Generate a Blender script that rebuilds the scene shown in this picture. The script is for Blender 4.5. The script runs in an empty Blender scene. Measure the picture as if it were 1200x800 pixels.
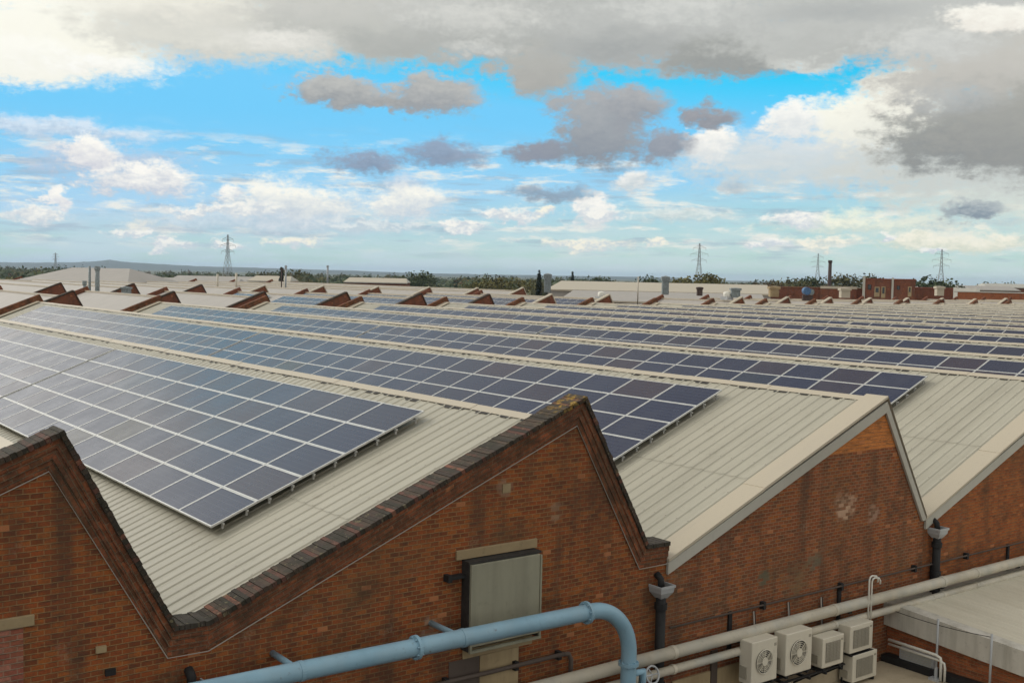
import bpy, math, random
from mathutils import Vector, Matrix
R = math.radians
random.seed(7)
S = bpy.context.scene
COL = S.collection

# ------------------------------------------------------------------ camera
YAW, PITCH, ROLL = R(37.132), R(3.369), R(1.1443)
CAMLOC = Vector((-5.9587, -15.7003, 5.6945))
cy_, sy_, cp_, sp_ = math.cos(YAW), math.sin(YAW), math.cos(PITCH), math.sin(PITCH)
FWD = Vector((sy_ * cp_, cy_ * cp_, -sp_))
r0 = Vector((cy_, -sy_, 0)); u0 = r0.cross(FWD)
RGT = r0 * math.cos(ROLL) + u0 * math.sin(ROLL)
UPV = -r0 * math.sin(ROLL) + u0 * math.cos(ROLL)
cd = bpy.data.cameras.new("camera"); cam = bpy.data.objects.new("camera", cd); COL.objects.link(cam)
M = Matrix((RGT, UPV, -FWD)).transposed().to_4x4(); M.translation = CAMLOC
cam.matrix_world = M
FPX = 1314.78
cd.sensor_width = 36; cd.lens = FPX / 1200 * 36; cd.clip_start = 0.1; cd.clip_end = 40000
S.camera = cam

def at(px, py, depth):
    """a real point at the given distance along the view axis, from a 1200x800 pixel of the survey photo"""
    return CAMLOC + depth * (FWD + RGT * ((px - 600) / FPX) + UPV * ((400 - py) / FPX))
def azel(px, py):
    d = (at(px, py, 1) - CAMLOC).normalized()
    return math.degrees(math.atan2(d.x, d.y)), math.degrees(math.asin(d.z))

# ------------------------------------------------------------------ node helpers
class NT:
    def __init__(self, tree):
        self.t = tree; self.n = tree.nodes; self.l = tree.links
    def new(self, typ, **kw):
        nd = self.n.new(typ)
        for k, v in kw.items(): setattr(nd, k, v)
        return nd
    def put(self, sock, v):
        if hasattr(v, 'is_output') or isinstance(v, bpy.types.NodeSocket): self.l.new(v, sock)
        else: sock.default_value = v
    def math(self, op, a, b=0.0, c=None, clamp=False):
        nd = self.new('ShaderNodeMath', operation=op, use_clamp=clamp)
        self.put(nd.inputs[0], a); self.put(nd.inputs[1], b)
        if c is not None: self.put(nd.inputs[2], c)
        return nd.outputs[0]
    def vmath(self, op, a, b=None, c=None):
        nd = self.new('ShaderNodeVectorMath', operation=op)
        self.put(nd.inputs[0], a)
        if b is not None: self.put(nd.inputs[1], b)
        if c is not None: self.put(nd.inputs[2], c)
        return nd.outputs['Value'] if op in ('LENGTH', 'DOT_PRODUCT', 'DISTANCE') else nd.outputs[0]
    def rng(self, v, a, b, c=0.0, d=1.0, smooth=True):
        nd = self.new('ShaderNodeMapRange', interpolation_type='SMOOTHSTEP' if smooth else 'LINEAR')
        self.put(nd.inputs[0], v)
        for i, x in enumerate((a, b, c, d)): self.put(nd.inputs[i + 1], x)
        return nd.outputs[0]
    def mix(self, f, a, b, blend='MIX'):
        nd = self.new('ShaderNodeMix', data_type='RGBA', blend_type=blend)
        self.put(nd.inputs[0], f); self.put(nd.inputs[6], a); self.put(nd.inputs[7], b)
        return nd.outputs[2]
    def noise(self, vec, scale, detail=4, rough=.55, dim='3D', dist=0.0):
        nd = self.new('ShaderNodeTexNoise', noise_dimensions=dim)
        self.put(nd.inputs['Vector'], vec); nd.inputs['Scale'].default_value = scale
        nd.inputs['Detail'].default_value = detail; nd.inputs['Roughness'].default_value = rough
        nd.inputs['Distortion'].default_value = dist
        return nd
    def sep(self, v):
        nd = self.new('ShaderNodeSeparateXYZ'); self.put(nd.inputs[0], v); return nd.outputs
    def comb(self, x, y, z=0.0):
        nd = self.new('ShaderNodeCombineXYZ')
        self.put(nd.inputs[0], x); self.put(nd.inputs[1], y); self.put(nd.inputs[2], z); return nd.outputs[0]

def lin(*c):
    return tuple(((v / 255) / 12.92 if v / 255 <= .04045 else ((v / 255 + .055) / 1.055) ** 2.4) for v in c)
def c4(c, k=1.0): return (c[0] * k, c[1] * k, c[2] * k, 1)

# ------------------------------------------------------------------ world: Nishita sky behind broken cloud
SUN_EL, SUN_AZ = R(30), R(-24)
W = bpy.data.worlds.new("World"); S.world = W; W.use_nodes = True
w = NT(W.node_tree); w.n.clear()
SKYK = 0.1
sky = w.new('ShaderNodeTexSky', sky_type='NISHITA', sun_disc=False)
sky.sun_elevation = SUN_EL; sky.sun_rotation = SUN_AZ; sky.air_density = 1.0; sky.dust_density = .6; sky.ozone_density = 1.5
hs = w.new('ShaderNodeHueSaturation'); w.put(hs.inputs['Color'], sky.outputs[0])
hs.inputs['Saturation'].default_value = 2.0; hs.inputs['Value'].default_value = 1.8; hs.inputs['Hue'].default_value = .478
tc = w.new('ShaderNodeTexCoord')
dirv = tc.outputs['Generated']
dx, dy, dz = w.sep(dirv)[0:3]
az = w.math('MULTIPLY', w.math('ARCTAN2', dx, dy), 57.29578)
el = w.math('MULTIPLY', w.math('ARCSINE', dz), 57.29578)
# cloud warp fields in degrees of azimuth / elevation
P0 = w.comb(az, w.math('MULTIPLY', el, 1.7), 0)
n1 = w.noise(P0, .42, 7, .62)
n2 = w.noise(P0, 1.25, 6, .6)
wv = w.vmath('MULTIPLY', w.vmath('SUBTRACT', n1.outputs['Color'], (.5, .5, .5)), (3.4, 2.0, 0))
wv2 = w.vmath('MULTIPLY', w.vmath('SUBTRACT', n2.outputs['Color'], (.5, .5, .5)), (.9, .7, 0))
Q = w.vmath('ADD', w.vmath('ADD', w.comb(az, el, 0), wv), wv2)
n3 = w.noise(P0, 4.2, 4, .6)
nf = w.math('ADD', w.math('SUBTRACT', n2.outputs['Fac'], .5), w.math('MULTIPLY', w.math('SUBTRACT', n3.outputs['Fac'], .5), .42))
nbig = w.math('SUBTRACT', n1.outputs['Fac'], .5)
clear = w.mix(1.0, hs.outputs[0], c4(lin(116, 206, 252), 1 / SKYK), 'DARKEN')
out = clear
# high haze towards the horizon, thin streaky sheet of cloud
K = 1 / SKYK
veil = w.rng(el, -.5, 8.2, .97, .0)
strk = w.noise(w.comb(w.math('MULTIPLY', az, .16), w.math('MULTIPLY', el, .95), 3.0), 1.3, 6, .62)
veil2 = w.math('MULTIPLY', veil, w.rng(strk.outputs['Fac'], .30, .62, .80, 1.0), clamp=True)
veilcol = w.mix(w.rng(az, 10, 60), c4(lin(204, 222, 236), K), c4(lin(216, 231, 232), K))
out = w.mix(veil2, out, veilcol)
# low distant rows of stratocumulus
row = w.noise(w.comb(w.math('MULTIPLY', az, .33), w.math('MULTIPLY', el, 1.5), 9.0), 1.0, 7, .6)
rowm = w.math('MULTIPLY', w.rng(row.outputs['Fac'], .50, .66), w.math('MULTIPLY', w.rng(el, .6, 2.0), w.rng(el, 7.5, 5.0)))
out = w.mix(w.math('MULTIPLY', rowm, .85), out, c4(lin(246, 244, 234), K))
row2 = w.noise(w.comb(w.math('MULTIPLY', az, .25), w.math('MULTIPLY', el, 1.9), 21.0), 1.0, 6, .6)
rowm2 = w.math('MULTIPLY', w.rng(row2.outputs['Fac'], .50, .68), w.math('MULTIPLY', w.rng(el, .3, 1.6), w.rng(el, 8.0, 4.5)))
out = w.mix(w.math('MULTIPLY', rowm2, .55), out, c4(lin(158, 178, 196), K))

ncomb = w.math('MULTIPLY_ADD', nf, -1.1, w.math('MULTIPLY', nbig, -.7))
Qx, Qy = w.sep(Q)[0:2]
Qt = w.math('MULTIPLY_ADD', nf, 2.2, Qy)
def cloud(px, py, rx, ry, top, base, soft=.30, amp=1.0, op=1.0):
    """one cloud: an ellipse in sky degrees, ragged by the warp fields, lighter towards its top"""
    global out
    a0, e0 = azel(px, py); k = 57.2958 / FPX
    rx, ry = rx * k, ry * k
    d = w.vmath('LENGTH', w.vmath('MULTIPLY_ADD', Q, (1 / rx, 1 / ry, 0), (-a0 / rx, -e0 / ry, 0)))
    d = w.math('ADD', d, ncomb) if amp == 1.0 else w.math('MULTIPLY_ADD', ncomb, amp, d)
    alpha = w.rng(d, 1 + soft, 1 - soft, 0, op)
    t_ = w.math('MULTIPLY_ADD', Qt, 1 / (1.5 * ry), .5 - e0 / (1.5 * ry), clamp=True)
    out = w.mix(alpha, out, w.mix(t_, c4(lin(*base), K), c4(lin(*top), K)))

WH = (255, 253, 246); CR = (252, 248, 230)
# far small white puffs, left to right
cloud(60, 150, 100, 11, (236, 240, 246), (200, 210, 224), .6, op=.75)
cloud(118, 192, 78, 17, (206, 212, 226), (182, 194, 212), .6, op=.8)
cloud(104, 183, 31.05, 20.8, WH, (214, 216, 224), .3)
cloud(69, 229, 13.8, 13, WH, (226, 228, 232), .3)
cloud(168, 211, 55.2, 16.9, WH, (206, 212, 222), .35)
cloud(258, 223, 16.1, 10.4, WH, (212, 220, 228), .4)
cloud(340, 238, 78, 24, (253, 252, 242), (200, 212, 222), .4)
cloud(482, 238, 46, 20, (253, 252, 242), (208, 218, 226), .4)
cloud(158, 265, 22, 7, CR, (214, 222, 228), .5)
cloud(300, 262, 160, 10, (222, 230, 236), (190, 204, 216), .7, op=.6)
cloud(345, 286, 24, 5, CR, (216, 224, 228), .5)
cloud(440, 262, 50, 6, (236, 240, 238), (200, 212, 220), .6, op=.7)
cloud(697, 246, 27.6, 16.9, WH, (218, 224, 226), .3)
cloud(636, 248, 13, 6, CR, (216, 224, 228), .4)
cloud(746, 212, 20, 14, (244, 244, 240), (206, 216, 220), .5)
cloud(682, 286, 52, 6, CR, (216, 224, 224), .5)
cloud(768, 288, 16, 5, CR, (216, 224, 224), .5)
cloud(800, 250, 60, 9, (236, 240, 234), (206, 218, 216), .6, op=.8)
cloud(960, 283, 48, 6, CR, (216, 224, 216), .5)
cloud(1010, 262, 90, 10, (250, 250, 228), (216, 226, 214), .6, op=.85)
cloud(1125, 281, 78, 12, CR, (222, 226, 208), .5)
cloud(1180, 235, 110, 26, (246, 246, 226), (220, 226, 216), .6, op=.8)
cloud(640, 228, 50, 9, (150, 168, 186), (140, 156, 174), .5, op=.85)
cloud(1140, 247, 32, 9, (146, 160, 172), (136, 150, 162), .4)
cloud(862, 215, 16, 7, (176, 186, 196), (170, 180, 190), .5, op=.7)
rp_ = random.Random(21)
for q in range(16):
    px = rp_.uniform(10, 1190); py = rp_.uniform(244, 300); f = (py - 244) / 56
    cloud(px, py, rp_.uniform(10, 30) * (1.2 - .5 * f), rp_.uniform(4.5, 9) * (1.15 - .5 * f), (250, 249, 242), (212, 220, 226), .45)
# slate cloud centre left
cloud(432, 190, 40, 12, (150, 164, 186), (136, 150, 172), .55, 1.3, .92)
cloud(520, 180, 50, 15, (150, 164, 186), (136, 150, 172), .55, 1.4, .92)
cloud(470, 215, 22, 9, (216, 226, 236), (190, 206, 222), .6, op=.7)
# broad pale mass on the right with the bright cumulus
cloud(960, 185, 150, 34, (226, 230, 230), (208, 216, 216), .5, op=.9)
cloud(1130, 190, 130, 44, (216, 218, 212), (204, 210, 206), .5)
cloud(1030, 140, 84, 34, (255, 254, 240), (236, 236, 226), .35)
cloud(1062, 105, 44, 26, (255, 254, 240), (244, 242, 230), .35)
cloud(930, 138, 30, 20, (252, 252, 246), (228, 232, 232), .4)
cloud(1170, 70, 130, 62, (206, 204, 196), (190, 188, 182), .45)
cloud(1130, 165, 84, 32, (158, 160, 156), (142, 146, 146), .4)
cloud(1190, 150, 90, 46, (170, 170, 164), (150, 152, 150), .45)
cloud(831, 168, 28.75, 22.1, WH, (226, 230, 230), .3)
# grey clouds in the middle
cloud(640, 182, 34, 13, (150, 156, 168), (142, 150, 164), .45)
cloud(778, 172, 36, 16, (158, 164, 174), (146, 154, 166), .45)
cloud(700, 150, 52, 42, (172, 176, 179), (142, 150, 160), .35)
cloud(745, 126, 34, 20, (176, 178, 180), (154, 159, 166), .4)
cloud(832, 134, 30, 13, (160, 162, 168), (148, 152, 160), .4)
cloud(455, 120, 84, 9, (176, 176, 172), (160, 162, 162), .45)
cloud(398, 107, 52, 20, (190, 191, 188), (158, 162, 165), .35, 1.25)
cloud(508, 112, 52, 22, (190, 191, 188), (158, 162, 166), .35, 1.25)
# the deck overhead, bright at the left, grey at the right
for px, py, rx, ry, t, b in [(120, -15, 200, 34, (246, 244, 234), (242, 240, 228)), (420, -18, 240, 40, (214, 213, 206), (202, 202, 196)), (760, -20, 280, 48, (196, 198, 194), (188, 190, 188)), (1080, -16, 220, 44, (202, 204, 200), (194, 196, 192)),
    (60, 45, 120, 44, (255, 254, 242), (250, 248, 234)), (20, 70, 70, 24, (255, 254, 244), (248, 247, 236)),
    (260, 35, 150, 36, (240, 238, 226), (212, 212, 204)), (440, 32, 160, 36, (204, 204, 198), (188, 190, 184)),
    (620, 30, 170, 46, (190, 192, 188), (176, 178, 174)), (630, 84, 46, 30, (184, 184, 178), (172, 172, 168)),
    (800, 40, 170, 42, (196, 198, 194), (176, 178, 176)), (860, 66, 76, 22, (166, 168, 164), (156, 159, 157)),
    (955, 60, 44, 18, (246, 246, 238), (226, 228, 222)), (1010, 40, 150, 30, (198, 200, 196), (186, 188, 184)),
    (1162, 20, 44, 14, (252, 250, 240), (240, 236, 226))]:
    cloud(px, py, rx, ry, t, b, .35, .8)
for px, py, rx, ry, t, b, o in [(330, 48, 60, 14, (246, 244, 236), (226, 225, 218), .75), (210, 20, 70, 14, (228, 226, 216), (212, 212, 204), .7), (545, 20, 80, 16, (222, 222, 216), (206, 207, 202), .7), (560, 56, 40, 9, (216, 217, 212), (196, 198, 195), .7),
    (720, 52, 60, 14, (172, 175, 173), (160, 164, 164), .7), (450, 50, 60, 12, (178, 180, 176), (168, 171, 168), .6), (800, 14, 70, 12, (218, 219, 214), (202, 204, 200), .7), (990, 14, 70, 12, (176, 179, 177), (166, 170, 170), .6), (1090, 56, 56, 16, (222, 223, 218), (204, 206, 203), .7), (1120, 118, 40, 14, (188, 191, 190), (172, 175, 175), .7), (120, 78, 50, 10, (255, 255, 250), (246, 245, 238), .8)]:
    cloud(px, py, rx, ry, t, b, .7, 1.3, o)
# the same broken deck goes on over the rest of the sky
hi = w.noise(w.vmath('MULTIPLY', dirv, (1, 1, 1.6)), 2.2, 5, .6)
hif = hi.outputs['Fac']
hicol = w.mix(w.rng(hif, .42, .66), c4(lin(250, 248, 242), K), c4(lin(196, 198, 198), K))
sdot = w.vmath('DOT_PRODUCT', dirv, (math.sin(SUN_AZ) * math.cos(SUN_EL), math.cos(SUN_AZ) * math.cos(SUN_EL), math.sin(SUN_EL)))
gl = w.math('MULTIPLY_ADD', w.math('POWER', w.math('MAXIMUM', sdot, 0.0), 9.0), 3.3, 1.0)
dim_zone = w.math('MULTIPLY', w.math('MULTIPLY', w.rng(el, 20, 28), w.rng(el, 74, 56)), w.math('MULTIPLY', w.rng(az, -24, 2), w.rng(az, 104, 84)))   # added dark zone in the unseen sky, dims panel reflections and roof light
gl = w.math('MULTIPLY', gl, w.math('MULTIPLY_ADD', dim_zone, -.50, 1.0))   # glow round the hidden sun, strengthened for panel sheen, dimmed in the added zone
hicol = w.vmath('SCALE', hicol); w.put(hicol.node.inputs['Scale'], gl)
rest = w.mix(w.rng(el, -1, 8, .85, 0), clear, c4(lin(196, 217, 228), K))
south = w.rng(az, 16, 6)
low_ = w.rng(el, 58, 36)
rest = w.mix(w.rng(w.math('MULTIPLY_ADD', low_, .16, w.math('MULTIPLY_ADD', w.math('MAXIMUM', south, dim_zone), .16, hif)), .36, .56), rest, hicol)
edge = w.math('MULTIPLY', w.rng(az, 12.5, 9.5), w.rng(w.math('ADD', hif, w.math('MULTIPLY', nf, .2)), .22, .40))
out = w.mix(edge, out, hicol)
# mixed as shaders, so that the detailed part is only worked out where it is seen
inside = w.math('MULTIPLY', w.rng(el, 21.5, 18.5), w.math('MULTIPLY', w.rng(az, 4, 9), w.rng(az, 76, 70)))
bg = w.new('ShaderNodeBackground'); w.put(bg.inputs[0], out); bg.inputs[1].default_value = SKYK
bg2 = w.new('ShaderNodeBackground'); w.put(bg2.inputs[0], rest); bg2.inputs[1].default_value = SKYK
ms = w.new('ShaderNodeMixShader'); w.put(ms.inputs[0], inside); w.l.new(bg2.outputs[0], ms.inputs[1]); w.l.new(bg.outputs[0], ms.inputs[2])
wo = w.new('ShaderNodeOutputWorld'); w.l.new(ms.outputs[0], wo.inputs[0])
W.cycles.sampling_method = 'MANUAL'; W.cycles.sample_map_resolution = 512

sd = bpy.data.lights.new("sun", 'SUN'); sd.energy = 0.9; sd.angle = R(10); sd.color = (1, .94, .84)
so = bpy.data.objects.new("sun", sd); COL.objects.link(so)
sdir = Vector((math.sin(SUN_AZ) * math.cos(SUN_EL), math.cos(SUN_AZ) * math.cos(SUN_EL), math.sin(SUN_EL)))
so.rotation_euler = (-sdir).to_track_quat('-Z', 'Y').to_euler(); so.location = (0, 0, 60)
S.view_settings.view_transform = 'Standard'; S.view_settings.look = 'None'; S.view_settings.gamma = 1
S.view_settings.exposure = 0.0; S.view_settings.use_curve_mapping = False
S.render.engine = 'CYCLES'
S.cycles.max_bounces = 5; S.cycles.diffuse_bounces = 2; S.cycles.glossy_bounces = 3; S.cycles.volume_bounces = 0

# ------------------------------------------------------------------ materials
def mat(name):
    m = bpy.data.materials.new(name); m.use_nodes = True
    t = NT(m.node_tree); b = t.n['Principled BSDF']
    return m, t, b
def coords(t): return t.new('ShaderNodeTexCoord').outputs
def bump(t, b, h, strength=.3, dist=.02):
    bp = t.new('ShaderNodeBump'); bp.inputs['Strength'].default_value = strength; bp.inputs['Distance'].default_value = dist
    t.put(bp.inputs['Height'], h); t.l.new(bp.outputs[0], b.inputs['Normal'])

def brick_mat(name, cols, mortar, grime_shade=(.05, .035, .025), gr=.5, moss=0.0, patches=(), mort=.011):
    m, t, b = mat(name)
    uv = coords(t)['UV']; ob = t.new('ShaderNodeNewGeometry').outputs['Position']
    bw, rh = .175, .078
    wob = t.noise(uv, 3.0, 2, .5)
    uvw = t.vmath('ADD', uv, t.vmath('MULTIPLY', t.vmath('SUBTRACT', wob.outputs['Color'], (.5, .5, .5)), (.012, .012, 0)))
    bt = t.new('ShaderNodeTexBrick', offset=.5, offset_frequency=2)
    t.put(bt.inputs['Vector'], uvw)
    for k, v in {'Scale': 1.0, 'Mortar Size': mort, 'Mortar Smooth': .25, 'Brick Width': bw, 'Row Height': rh}.items(): bt.inputs[k].default_value = v
    u, v, _ = t.sep(uvw)[0:3]
    rowi = t.math('FLOOR', t.math('DIVIDE', v, rh))
    even = t.math('SUBTRACT', 1.0, t.math('FLOORED_MODULO', rowi, 2.0))
    coli = t.math('FLOOR', t.math('DIVIDE', t.math('MULTIPLY_ADD', even, bw * .5, u), bw))
    wn = t.new('ShaderNodeTexWhiteNoise', noise_dimensions='2D'); t.put(wn.inputs['Vector'], t.comb(coli, rowi))
    ramp = t.new('ShaderNodeValToRGB'); t.put(ramp.inputs[0], wn.outputs['Value'])
    ramp.color_ramp.interpolation = 'CONSTANT'
    el_ = ramp.color_ramp.elements
    while len(el_) < len(cols): el_.new(.5)
    for i, c in enumerate(cols):
        el_[i].position = i / len(cols); el_[i].color = (*c, 1)
    big = t.noise(ob, .55, 5, .6); mid = t.noise(ob, 2.4, 5, .65); fine = t.noise(ob, 38, 3, .6)
    avg = tuple(sum(q[i] for q in cols) / len(cols) for i in range(3))
    str_ = t.noise(t.comb(t.math('MULTIPLY', u, 3.0), t.math('MULTIPLY', v, 11.0)), 1.0, 3, .6)
    c = t.mix(.48, ramp.outputs[0], c4(avg))
    c = t.mix(t.rng(str_.outputs['Fac'], .48, .70, 0, .55), c, c4(grime_shade, 1.2))
    c = t.mix(t.rng(fine.outputs['Fac'], .3, .7, 0, .35), c, c4(grime_shade))
    c = t.mix(t.rng(mid.outputs['Fac'], .45, .75, 0, .35), c, (.24, .10, .035, 1), 'MIX')
    fv = t.math('FRACT', t.math('DIVIDE', v, rh))
    jn = t.noise(ob, 7.0, 4, .6)
    bed = t.math('MULTIPLY', t.rng(fv, .17, .06), t.rng(jn.outputs['Fac'], .25, .6, .45, 1))
    c = t.mix(t.math('MULTIPLY', bt.outputs['Fac'], .45), c, c4(mortar))
    c = t.mix(bed, c, c4(mortar))
    c = t.mix(t.math('MULTIPLY', t.math('MULTIPLY', t.rng(fv, .80, .93), t.rng(fv, 1.0, .97)), t.rng(jn.outputs['Fac'], .35, .6, .1, .75)), c, c4(grime_shade, .6))  # weathered shadow line under each bed joint, painted into the colour
    # rain-washed streaks and soot, drawn down the wall
    px_, py_, pz_ = t.sep(ob)[0:3]
    st = t.noise(t.comb(t.math('MULTIPLY', px_, 1.6), py_, t.math('MULTIPLY', pz_, .28)), 1.0, 5, .6)
    c = t.mix(t.math('MULTIPLY', t.rng(st.outputs['Fac'], .46, .72), gr), c, c4(grime_shade, 1.25))
    c = t.mix(t.math('MULTIPLY', t.rng(big.outputs['Fac'], .5, .75), gr * .7), c, c4((.12, .085, .045)))
    ef = t.noise(ob, 1.6, 7, .68); sp = t.noise(ob, 21, 3, .6)
    c = t.mix(t.math('MULTIPLY', t.rng(ef.outputs['Fac'], .56, .74, 0, .5), t.rng(sp.outputs['Fac'], .4, .6)), c, (.33, .225, .15, 1))
    c = t.mix(t.rng(wn.outputs['Value'], .990, .994, 0, .7), c, (.48, .19, .08, 1))
    dk_ = t.noise(ob, 1.05, 6, .66)
    c = t.mix(t.rng(dk_.outputs['Fac'], .53, .70, 0, .6 * gr + .15), c, c4(grime_shade))
    if moss:
        mm = t.noise(ob, 3.5, 6, .7)
        c = t.mix(t.math('MULTIPLY', t.rng(mm.outputs['Fac'], .40, .62), moss), c, (.032, .027, .016, 1))
        m3 = t.noise(ob, 11, 4, .7)
        c = t.mix(t.math('MULTIPLY', t.rng(m3.outputs['Fac'], .60, .70), moss * .5), c, (.22, .19, .12, 1))
    for (x, z, r, pc, op) in patches:
        dd = t.vmath('LENGTH', t.vmath('MULTIPLY', t.vmath('SUBTRACT', ob, (x, 0, z)), (1 / r, 0, 1 / r)))
        dd = t.math('MULTIPLY_ADD', t.math('SUBTRACT', mid.outputs['Fac'], .5), 2.2, dd)
        pm = t.math('MULTIPLY', t.rng(dd, 1.25, .55), t.rng(wn.outputs['Value'], .25, .65, op * .15, op))
        c = t.mix(pm, c, c4(pc))
    t.put(b.inputs['Base Color'], c); b.inputs['Roughness'].default_value = .92; b.inputs['Specular IOR Level'].default_value = .2
    h = t.math('ADD', t.math('MULTIPLY', bt.outputs['Fac'], -1.0), t.math('MULTIPLY', fine.outputs['Fac'], .5))
    bump(t, b, h, .8, .012)
    return m

BR = [(0.326, 0.08, 0.022), (0.416, 0.121, 0.026), (0.216, 0.058, 0.02), (0.379, 0.09, 0.024), (0.118, 0.036, 0.018), (0.452, 0.141, 0.031), (0.307, 0.069, 0.022), (0.181, 0.049, 0.018)]
BRD = [(.25, .078, .032), (.17, .062, .032), (.36, .10, .038), (.13, .054, .03), (.24, .076, .033), (.42, .125, .05)]
BRO = [(.66, .235, .06), (.58, .195, .05), (.72, .26, .07), (.62, .21, .055)]
BRP = [(.42, .12, .07), (.36, .09, .055), (.48, .16, .10), (.30, .08, .05), (.52, .24, .17)]
MORT = (.34, .205, .09)
M_BRICK = brick_mat("brick_red_brown", BR, MORT, gr=.62, patches=[(1.25, -.75, .25, (.42, .24, .16), .7), (4.3, -.3, .22, (.4, .3, .22), .5), (5.85, 1.95, .16, (.30, .2, .13), .7), (7.0, 1.4, .2, (.28, .18, .11), .8)])
M_BRICKD = brick_mat("brick_sooty", BRD + BR[:2] + BR[5:], (.34, .235, .135), gr=.6, patches=[(15.62, .52, .36, (.50, .33, .22), .9), (16.7, .25, .22, (.45, .30, .22), .5), (12.9, -.75, .2, (.10, .12, .08), .7), (14.6, -.6, .25, (.12, .14, .10), .6), (14.0, -1.0, .5, (.16, .13, .07), .5)])
M_BRICKO = brick_mat("brick_orange_new", BRO, (.46, .22, .09), gr=.08, mort=.008)
M_BRICKP = brick_mat("brick_parapet", BRD, (.20, .14, .085), gr=.5, moss=.45)
M_BRICKI = brick_mat("brick_infill_pink", BRP, (.34, .25, .17), gr=.2)
M_BRICKF = brick_mat("brick_far", [(.24, .07, .035), (.30, .085, .04), (.18, .055, .03)], (.2, .12, .08), gr=.5)
M_BRICKL = brick_mat("brick_low_wall", [(.46, .13, .045), (.38, .10, .04), (.52, .16, .055), (.28, .08, .035)], (.30, .18, .09), gr=.2)

CB = .078
def coping_mat():
    m, t, b = mat("coping_mossy_brick")
    uv = coords(t)['UV']; ob = t.new('ShaderNodeNewGeometry').outputs['Position']
    u = t.sep(uv)[0]
    idx = t.math('FLOOR', t.math('DIVIDE', u, CB))
    wn = t.new('ShaderNodeTexWhiteNoise', noise_dimensions='1D'); t.put(wn.inputs['W'], idx)
    rp = t.new('ShaderNodeValToRGB'); t.put(rp.inputs[0], wn.outputs['Value']); rp.color_ramp.interpolation = 'CONSTANT'
    cs = [(.055, .036, .025), (.042, .030, .022), (.10, .042, .028), (.034, .026, .018), (.07, .046, .03), (.17, .065, .038), (.05, .038, .026)]
    e = rp.color_ramp.elements
    while len(e) < len(cs): e.new(.5)
    for i, c in enumerate(cs): e[i].position = [0, .2, .36, .52, .68, .88, .94][i]; e[i].color = (*c, 1)
    gap = t.math('FRACT', t.math('DIVIDE', u, CB))
    c = t.mix(t.rng(gap, .12, .04), rp.outputs[0], (.05, .04, .03, 1))
    n = t.noise(ob, 5, 6, .7)
    c = t.mix(t.rng(n.outputs['Fac'], .42, .62, 0, .8), c, (.028, .025, .014, 1))
    n2_ = t.noise(ob, 9, 4, .7)
    c = t.mix(t.rng(n2_.outputs['Fac'], .58, .68, 0, .6), c, (.20, .17, .09, 1))
    # yellow lichen by the apex of the big gable
    d = t.vmath('DISTANCE', ob, (7.3, .1, 3.45))
    li = t.math('MULTIPLY', t.rng(d, .7, .05), t.rng(n2_.outputs['Fac'], .46, .64, 0, .8))
    c = t.mix(li, c, (.36, .21, .02, 1))
    t.put(b.inputs['Base Color'], c); b.inputs['Roughness'].default_value = .95
    bump(t, b, t.math('ADD', n.outputs['Fac'], t.rng(gap, .0, .12)), .8, .03)
    return m
M_COP = coping_mat()

def metal_sheet(name, base, dirt, rough=.5, streak='x', amt=.4, k=1.0):
    m, t, b = mat(name)
    ob = t.new('ShaderNodeNewGeometry').outputs['Position']
    x, y, z = t.sep(ob)[0:3]
    if streak == 'x': v = t.comb(t.math('MULTIPLY', x, .22), t.math('MULTIPLY', y, 3.4), t.math('MULTIPLY', z, .22))
    elif streak == 'y': v = t.comb(t.math('MULTIPLY', x, 3.4), t.math('MULTIPLY', y, .22), z)
    elif streak == 'z': v = t.comb(t.math('MULTIPLY', x, 3.0), t.math('MULTIPLY', y, 3.0), t.math('MULTIPLY', z, .35))
    else: v = ob
    s = t.noise(v, 1.0, 6, .62); g = t.noise(ob, .6, 5, .6); f = t.noise(ob, 9, 4, .65)
    c = t.mix(t.rng(s.outputs['Fac'], .38, .72, 0, amt), c4(base), c4(dirt))
    c = t.mix(t.rng(g.outputs['Fac'], .4, .75, 0, amt * .6), c, c4(dirt))
    c = t.mix(t.rng(f.outputs['Fac'], .56, .76, 0, amt * .55), c, c4(dirt, .7))
    t.put(b.inputs['Base Color'], c); b.inputs['Roughness'].default_value = rough
    b.inputs['Specular IOR Level'].default_value = .35
    bump(t, b, f.outputs['Fac'], .15, .01)
    return m
M_ROOF = metal_sheet("roof_sheet", (.395, .37, .292), (.26, .24, .185), .48)
def add_fixings(m):
    t = NT(m.node_tree); b = t.n['Principled BSDF']; src = b.inputs['Base Color'].links[0].from_socket
    ob = t.new('ShaderNodeTexCoord').outputs['Object']; x, y, z = t.sep(ob)[0:3]
    fx = t.math('SUBTRACT', t.math('FRACT', t.math('DIVIDE', x, 1.21)), .5); fy = t.math('SUBTRACT', t.math('FRACT', t.math('DIVIDE', t.math('SUBTRACT', y, .5), .333)), .5)
    d = t.vmath('LENGTH', t.comb(t.math('MULTIPLY', fx, 1.21), t.math('MULTIPLY', fy, .333)))
    n = t.noise(ob, 2.2, 5, .7); n2 = t.noise(t.comb(t.math('MULTIPLY', x, .5), t.math('MULTIPLY', y, 6.0)), 1.0, 4, .6)
    c = t.mix(t.rng(d, .026, .016, 0, .7), src, (.16, .14, .11, 1))
    c = t.mix(t.math('MULTIPLY', t.rng(n.outputs['Fac'], .56, .74), t.rng(n2.outputs['Fac'], .45, .65, 0, .6)), c, (.20, .175, .12, 1))
    t.put(b.inputs['Base Color'], c)
add_fixings(M_ROOF)
M_ROOF2 = metal_sheet("roof_sheet_far", (.37, .34, .305), (.26, .24, .21), .6)
M_FLASH = metal_sheet("flashing_cream", (.46, .40, .30), (.42, .37, .29), .5)
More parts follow.
